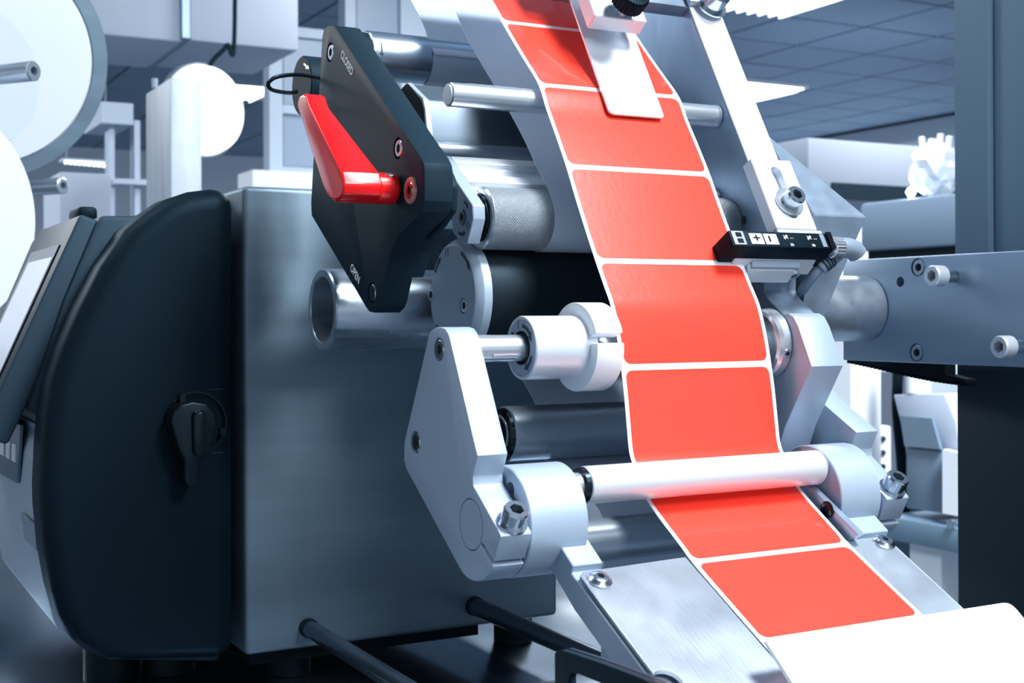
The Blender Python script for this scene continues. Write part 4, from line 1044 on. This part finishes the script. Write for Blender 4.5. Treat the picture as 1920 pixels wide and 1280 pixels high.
mesh_obj('knurled_nut', nutb, chrome, sn, smooth=False)
c0 = cp0 + V3((.0130, 0, 0))
tipd = V3((.75, .25, .05)).normalized()
cpts = spline([c0, c0 + V3((.008, .0, .0005)), c0 + V3((.0145, .0005, -.003)), c0 + V3((.014, .001, -.011))], 6)
pl_ = mesh_obj('plug_housing', tube_path([c0, c0 + V3((.006, 0, 0)), c0 + V3((.012, 0, -.001)), c0 + V3((.0155, 0, -.0045))], .0068, 24), cable_m, sn, .001, 2)
cw = [at(1580, 466, Y=mid.y + .004), at(1560, 484, Y=mid.y + .004), at(1540, 500, Y=mid.y + .006), at(1520, 522, Y=mid.y + .012), at(1502, 548, Y=mid.y + .03), at(1494, 575, Y=mid.y + .04), at(1492, 620, Y=mid.y + .05)]
cwd = spline(cw, 10)
bmc_ = bmesh.new(); 
mesh_obj('strain_relief', tube_path(cwd[:22], .0050, 16), cable_m, sn)
mesh_obj('cable', tube_path(cwd[20:], .0034, 14), cable_m, sn)
for k_ in range(4):
    i_ = 12 + k_ * 2; pq = cwd[i_]; td = (cwd[i_ + 1] - cwd[i_ - 1]).normalized()
    mesh_obj('relief_ring', lathe([(-.0006, .0046), (-.0006, .0054), (.0006, .0054), (.0006, .0046), (-.0006, .0046)], pq, td, 20), gry_p, sn)
# sensor bracket with two cap screws
br = thing('sensor_bracket', 'slotted aluminium bracket under the black sensor with two screws', 'bracket')
XB0 = XR + .008
bq = yz([(1378, 487), (1420, 483), (1440, 488), (1437, 510), (1395, 508)], XS0 + .018)
z_ = (e[2].z + e[1].z) / 2
b0 = at(1345, 496, X=XS0 + .003); b1 = at(1390, 465, X=XS0 + .003)
hpl = prism([(e[2].y - .0005, e[2].z - .0006), (e[1].y + .004, e[1].z - .0008), (e[1].y + .004, e[1].z - .0046), (e[2].y + .003, e[2].z - .0046)], XS0 + .006, XS1 - .004)
zz = e[2].z
y0_ = e[1].y
mesh_obj('leaf', prism([(e[2].y, zz - .0006), (y0_ + .012, zz + .0082), (y0_ + .012, zz + .0040), (e[2].y + .0006, zz - .0052)], XS0 + .010, XS1 - .006), alu_b, br, .0004, 1)
mesh_obj('leaf', prism([(e[2].y + .002, zz - .0066), (y0_ + .014, zz + .0010), (y0_ + .014, zz - .0032), (e[2].y + .002, zz - .0108)], XS0 + .022, XS1 - .022), alu_b, br, .0004, 1)
mesh_obj('spacer', prism([(e[2].y + .008, zz - .0055), (y0_ + .012, zz + .003), (y0_ + .012, zz - .001), (e[2].y + .008, zz - .007)], XS0 + .024, XS1 - .02), alu, br)
for n_, (x, y) in enumerate(((1506, 501), (1488, 517))):
    Pq = at(x, y, Y=e[2].y - .001); dv = V3((.05, -.45, -.85)).normalized()
    screw(Pq - dv * .008, dv, .0046, .0085, br, m=chrome_d, name='cap_screw')

# ------------------------------------------------------------------ hold-down plate with black knob
hd = thing('hold_down', 'white spring plate under a silver block with black knob, over the top label', 'clamp')
XHD = at(1141, 206, Y=.7145).x
h0, h1 = at(1080, 30, X=XHD), at(1141, 206, X=XHD)
hdir = V3((0, h1.y - h0.y, h1.z - h0.z)).normalized(); hn = V3((0, hdir.z, -hdir.y)); hn = -hn if hn.y > 0 else hn
XHD2 = solveX(1244, h1.y, h1.z)
HL = (h1 - h0).length
def hpt(x, s, h=0): return V3((x, h0.y, h0.z)) + hdir * s + hn * h
sp_pts = rounded([(XHD, -.035), (XHD2, -.035), (XHD2, HL + .003), (XHD, HL + .003)], [0, 0, .0035, .0045])
bm = bmesh.new(); va = [bm.verts.new(hpt(x, s, 0)) for x, s in sp_pts]; vb = [bm.verts.new(hpt(x, s, -.0014)) for x, s in sp_pts]; k = len(va)
bm.faces.new(va); bm.faces.new(vb[::-1])
for i in range(k): bm.faces.new((va[i], vb[i], vb[(i + 1) % k], va[(i + 1) % k]))
mesh_obj('spring_plate', bm, mat('satin_plate', (224, 231, 240), .3, .5), hd)
# block floating on standoff in front of the plate
bf = at(1101, 54, X=XHD - .0015); bfr = at(1116, 29, X=XHD - .0015)
d1 = V3((0, bfr.y - bf.y, bfr.z - bf.z)); 
ang_up = -hdir
q4 = [bf, bfr, bfr + ang_up * .05, bf + ang_up * .05]
xb1 = solveX(1214, bfr.y, bfr.z)
mesh_obj('clamp_block', prism([(p.y, p.z) for p in q4], XHD - .0015, xb1), alu_b, hd, .0006, 1)
bnn = V3((0, ang_up.z, -ang_up.y)); bnn = -bnn if bnn.y > 0 else bnn
kc = on(1163, 23, bfr, bnn)
mesh_obj('stud', cyl(kc - bnn * .002, bnn, .0042, .012, 0, 24), alu, hd)
kb = bmesh.new(); lathe([(.006, 0), (.006, .0060), (.0075, .0105), (.0085, .0118), (.018, .0122), (.0195, .0112), (.0200, .0085), (.0190, .0075), (.0190, 0)], kc, bnn, 56, kb)
for v_ in kb.verts:
    dd = v_.co - kc; ax_c = dd.dot(bnn); rdv = dd - bnn * ax_c
    if .0095 < rdv.length:
        ax3, u3, v3 = frame_of(bnn); an_ = round(math.atan2(rdv.dot(v3), rdv.dot(u3)) / (2 * math.pi) * 56)
        if an_ % 2: v_.co -= rdv * .07
mesh_obj('knurled_knob', kb, blk_p, hd, smooth=False)
# standoff post from the block back to the cross bar
mesh_obj('post', cyl(hpt((XHD + XHD2) / 2, -.012, -.0015), -hn, .004, .004, 0, 20), alu, hd)

# ------------------------------------------------------------------ origins at the base of every thing, lift to floor at z = 0
bpy.context.view_layer.update()
for o in list(S.objects):
    if o.type == 'EMPTY' and o.parent is None:
        lo_ = V3((1e9,) * 3); hi_ = V3((-1e9,) * 3)
        for c in o.children_recursive:
            for v_ in c.bound_box:
                p = V3(v_) + c.location
                lo_ = V3(map(min, lo_, p)); hi_ = V3(map(max, hi_, p))
        b_ = V3(((lo_.x + hi_.x) / 2, (lo_.y + hi_.y) / 2, lo_.z)); o.location = b_
        for c in o.children: c.location = c.location - b_
for o in S.objects:
    if o.parent is None: o.location.z += EYE
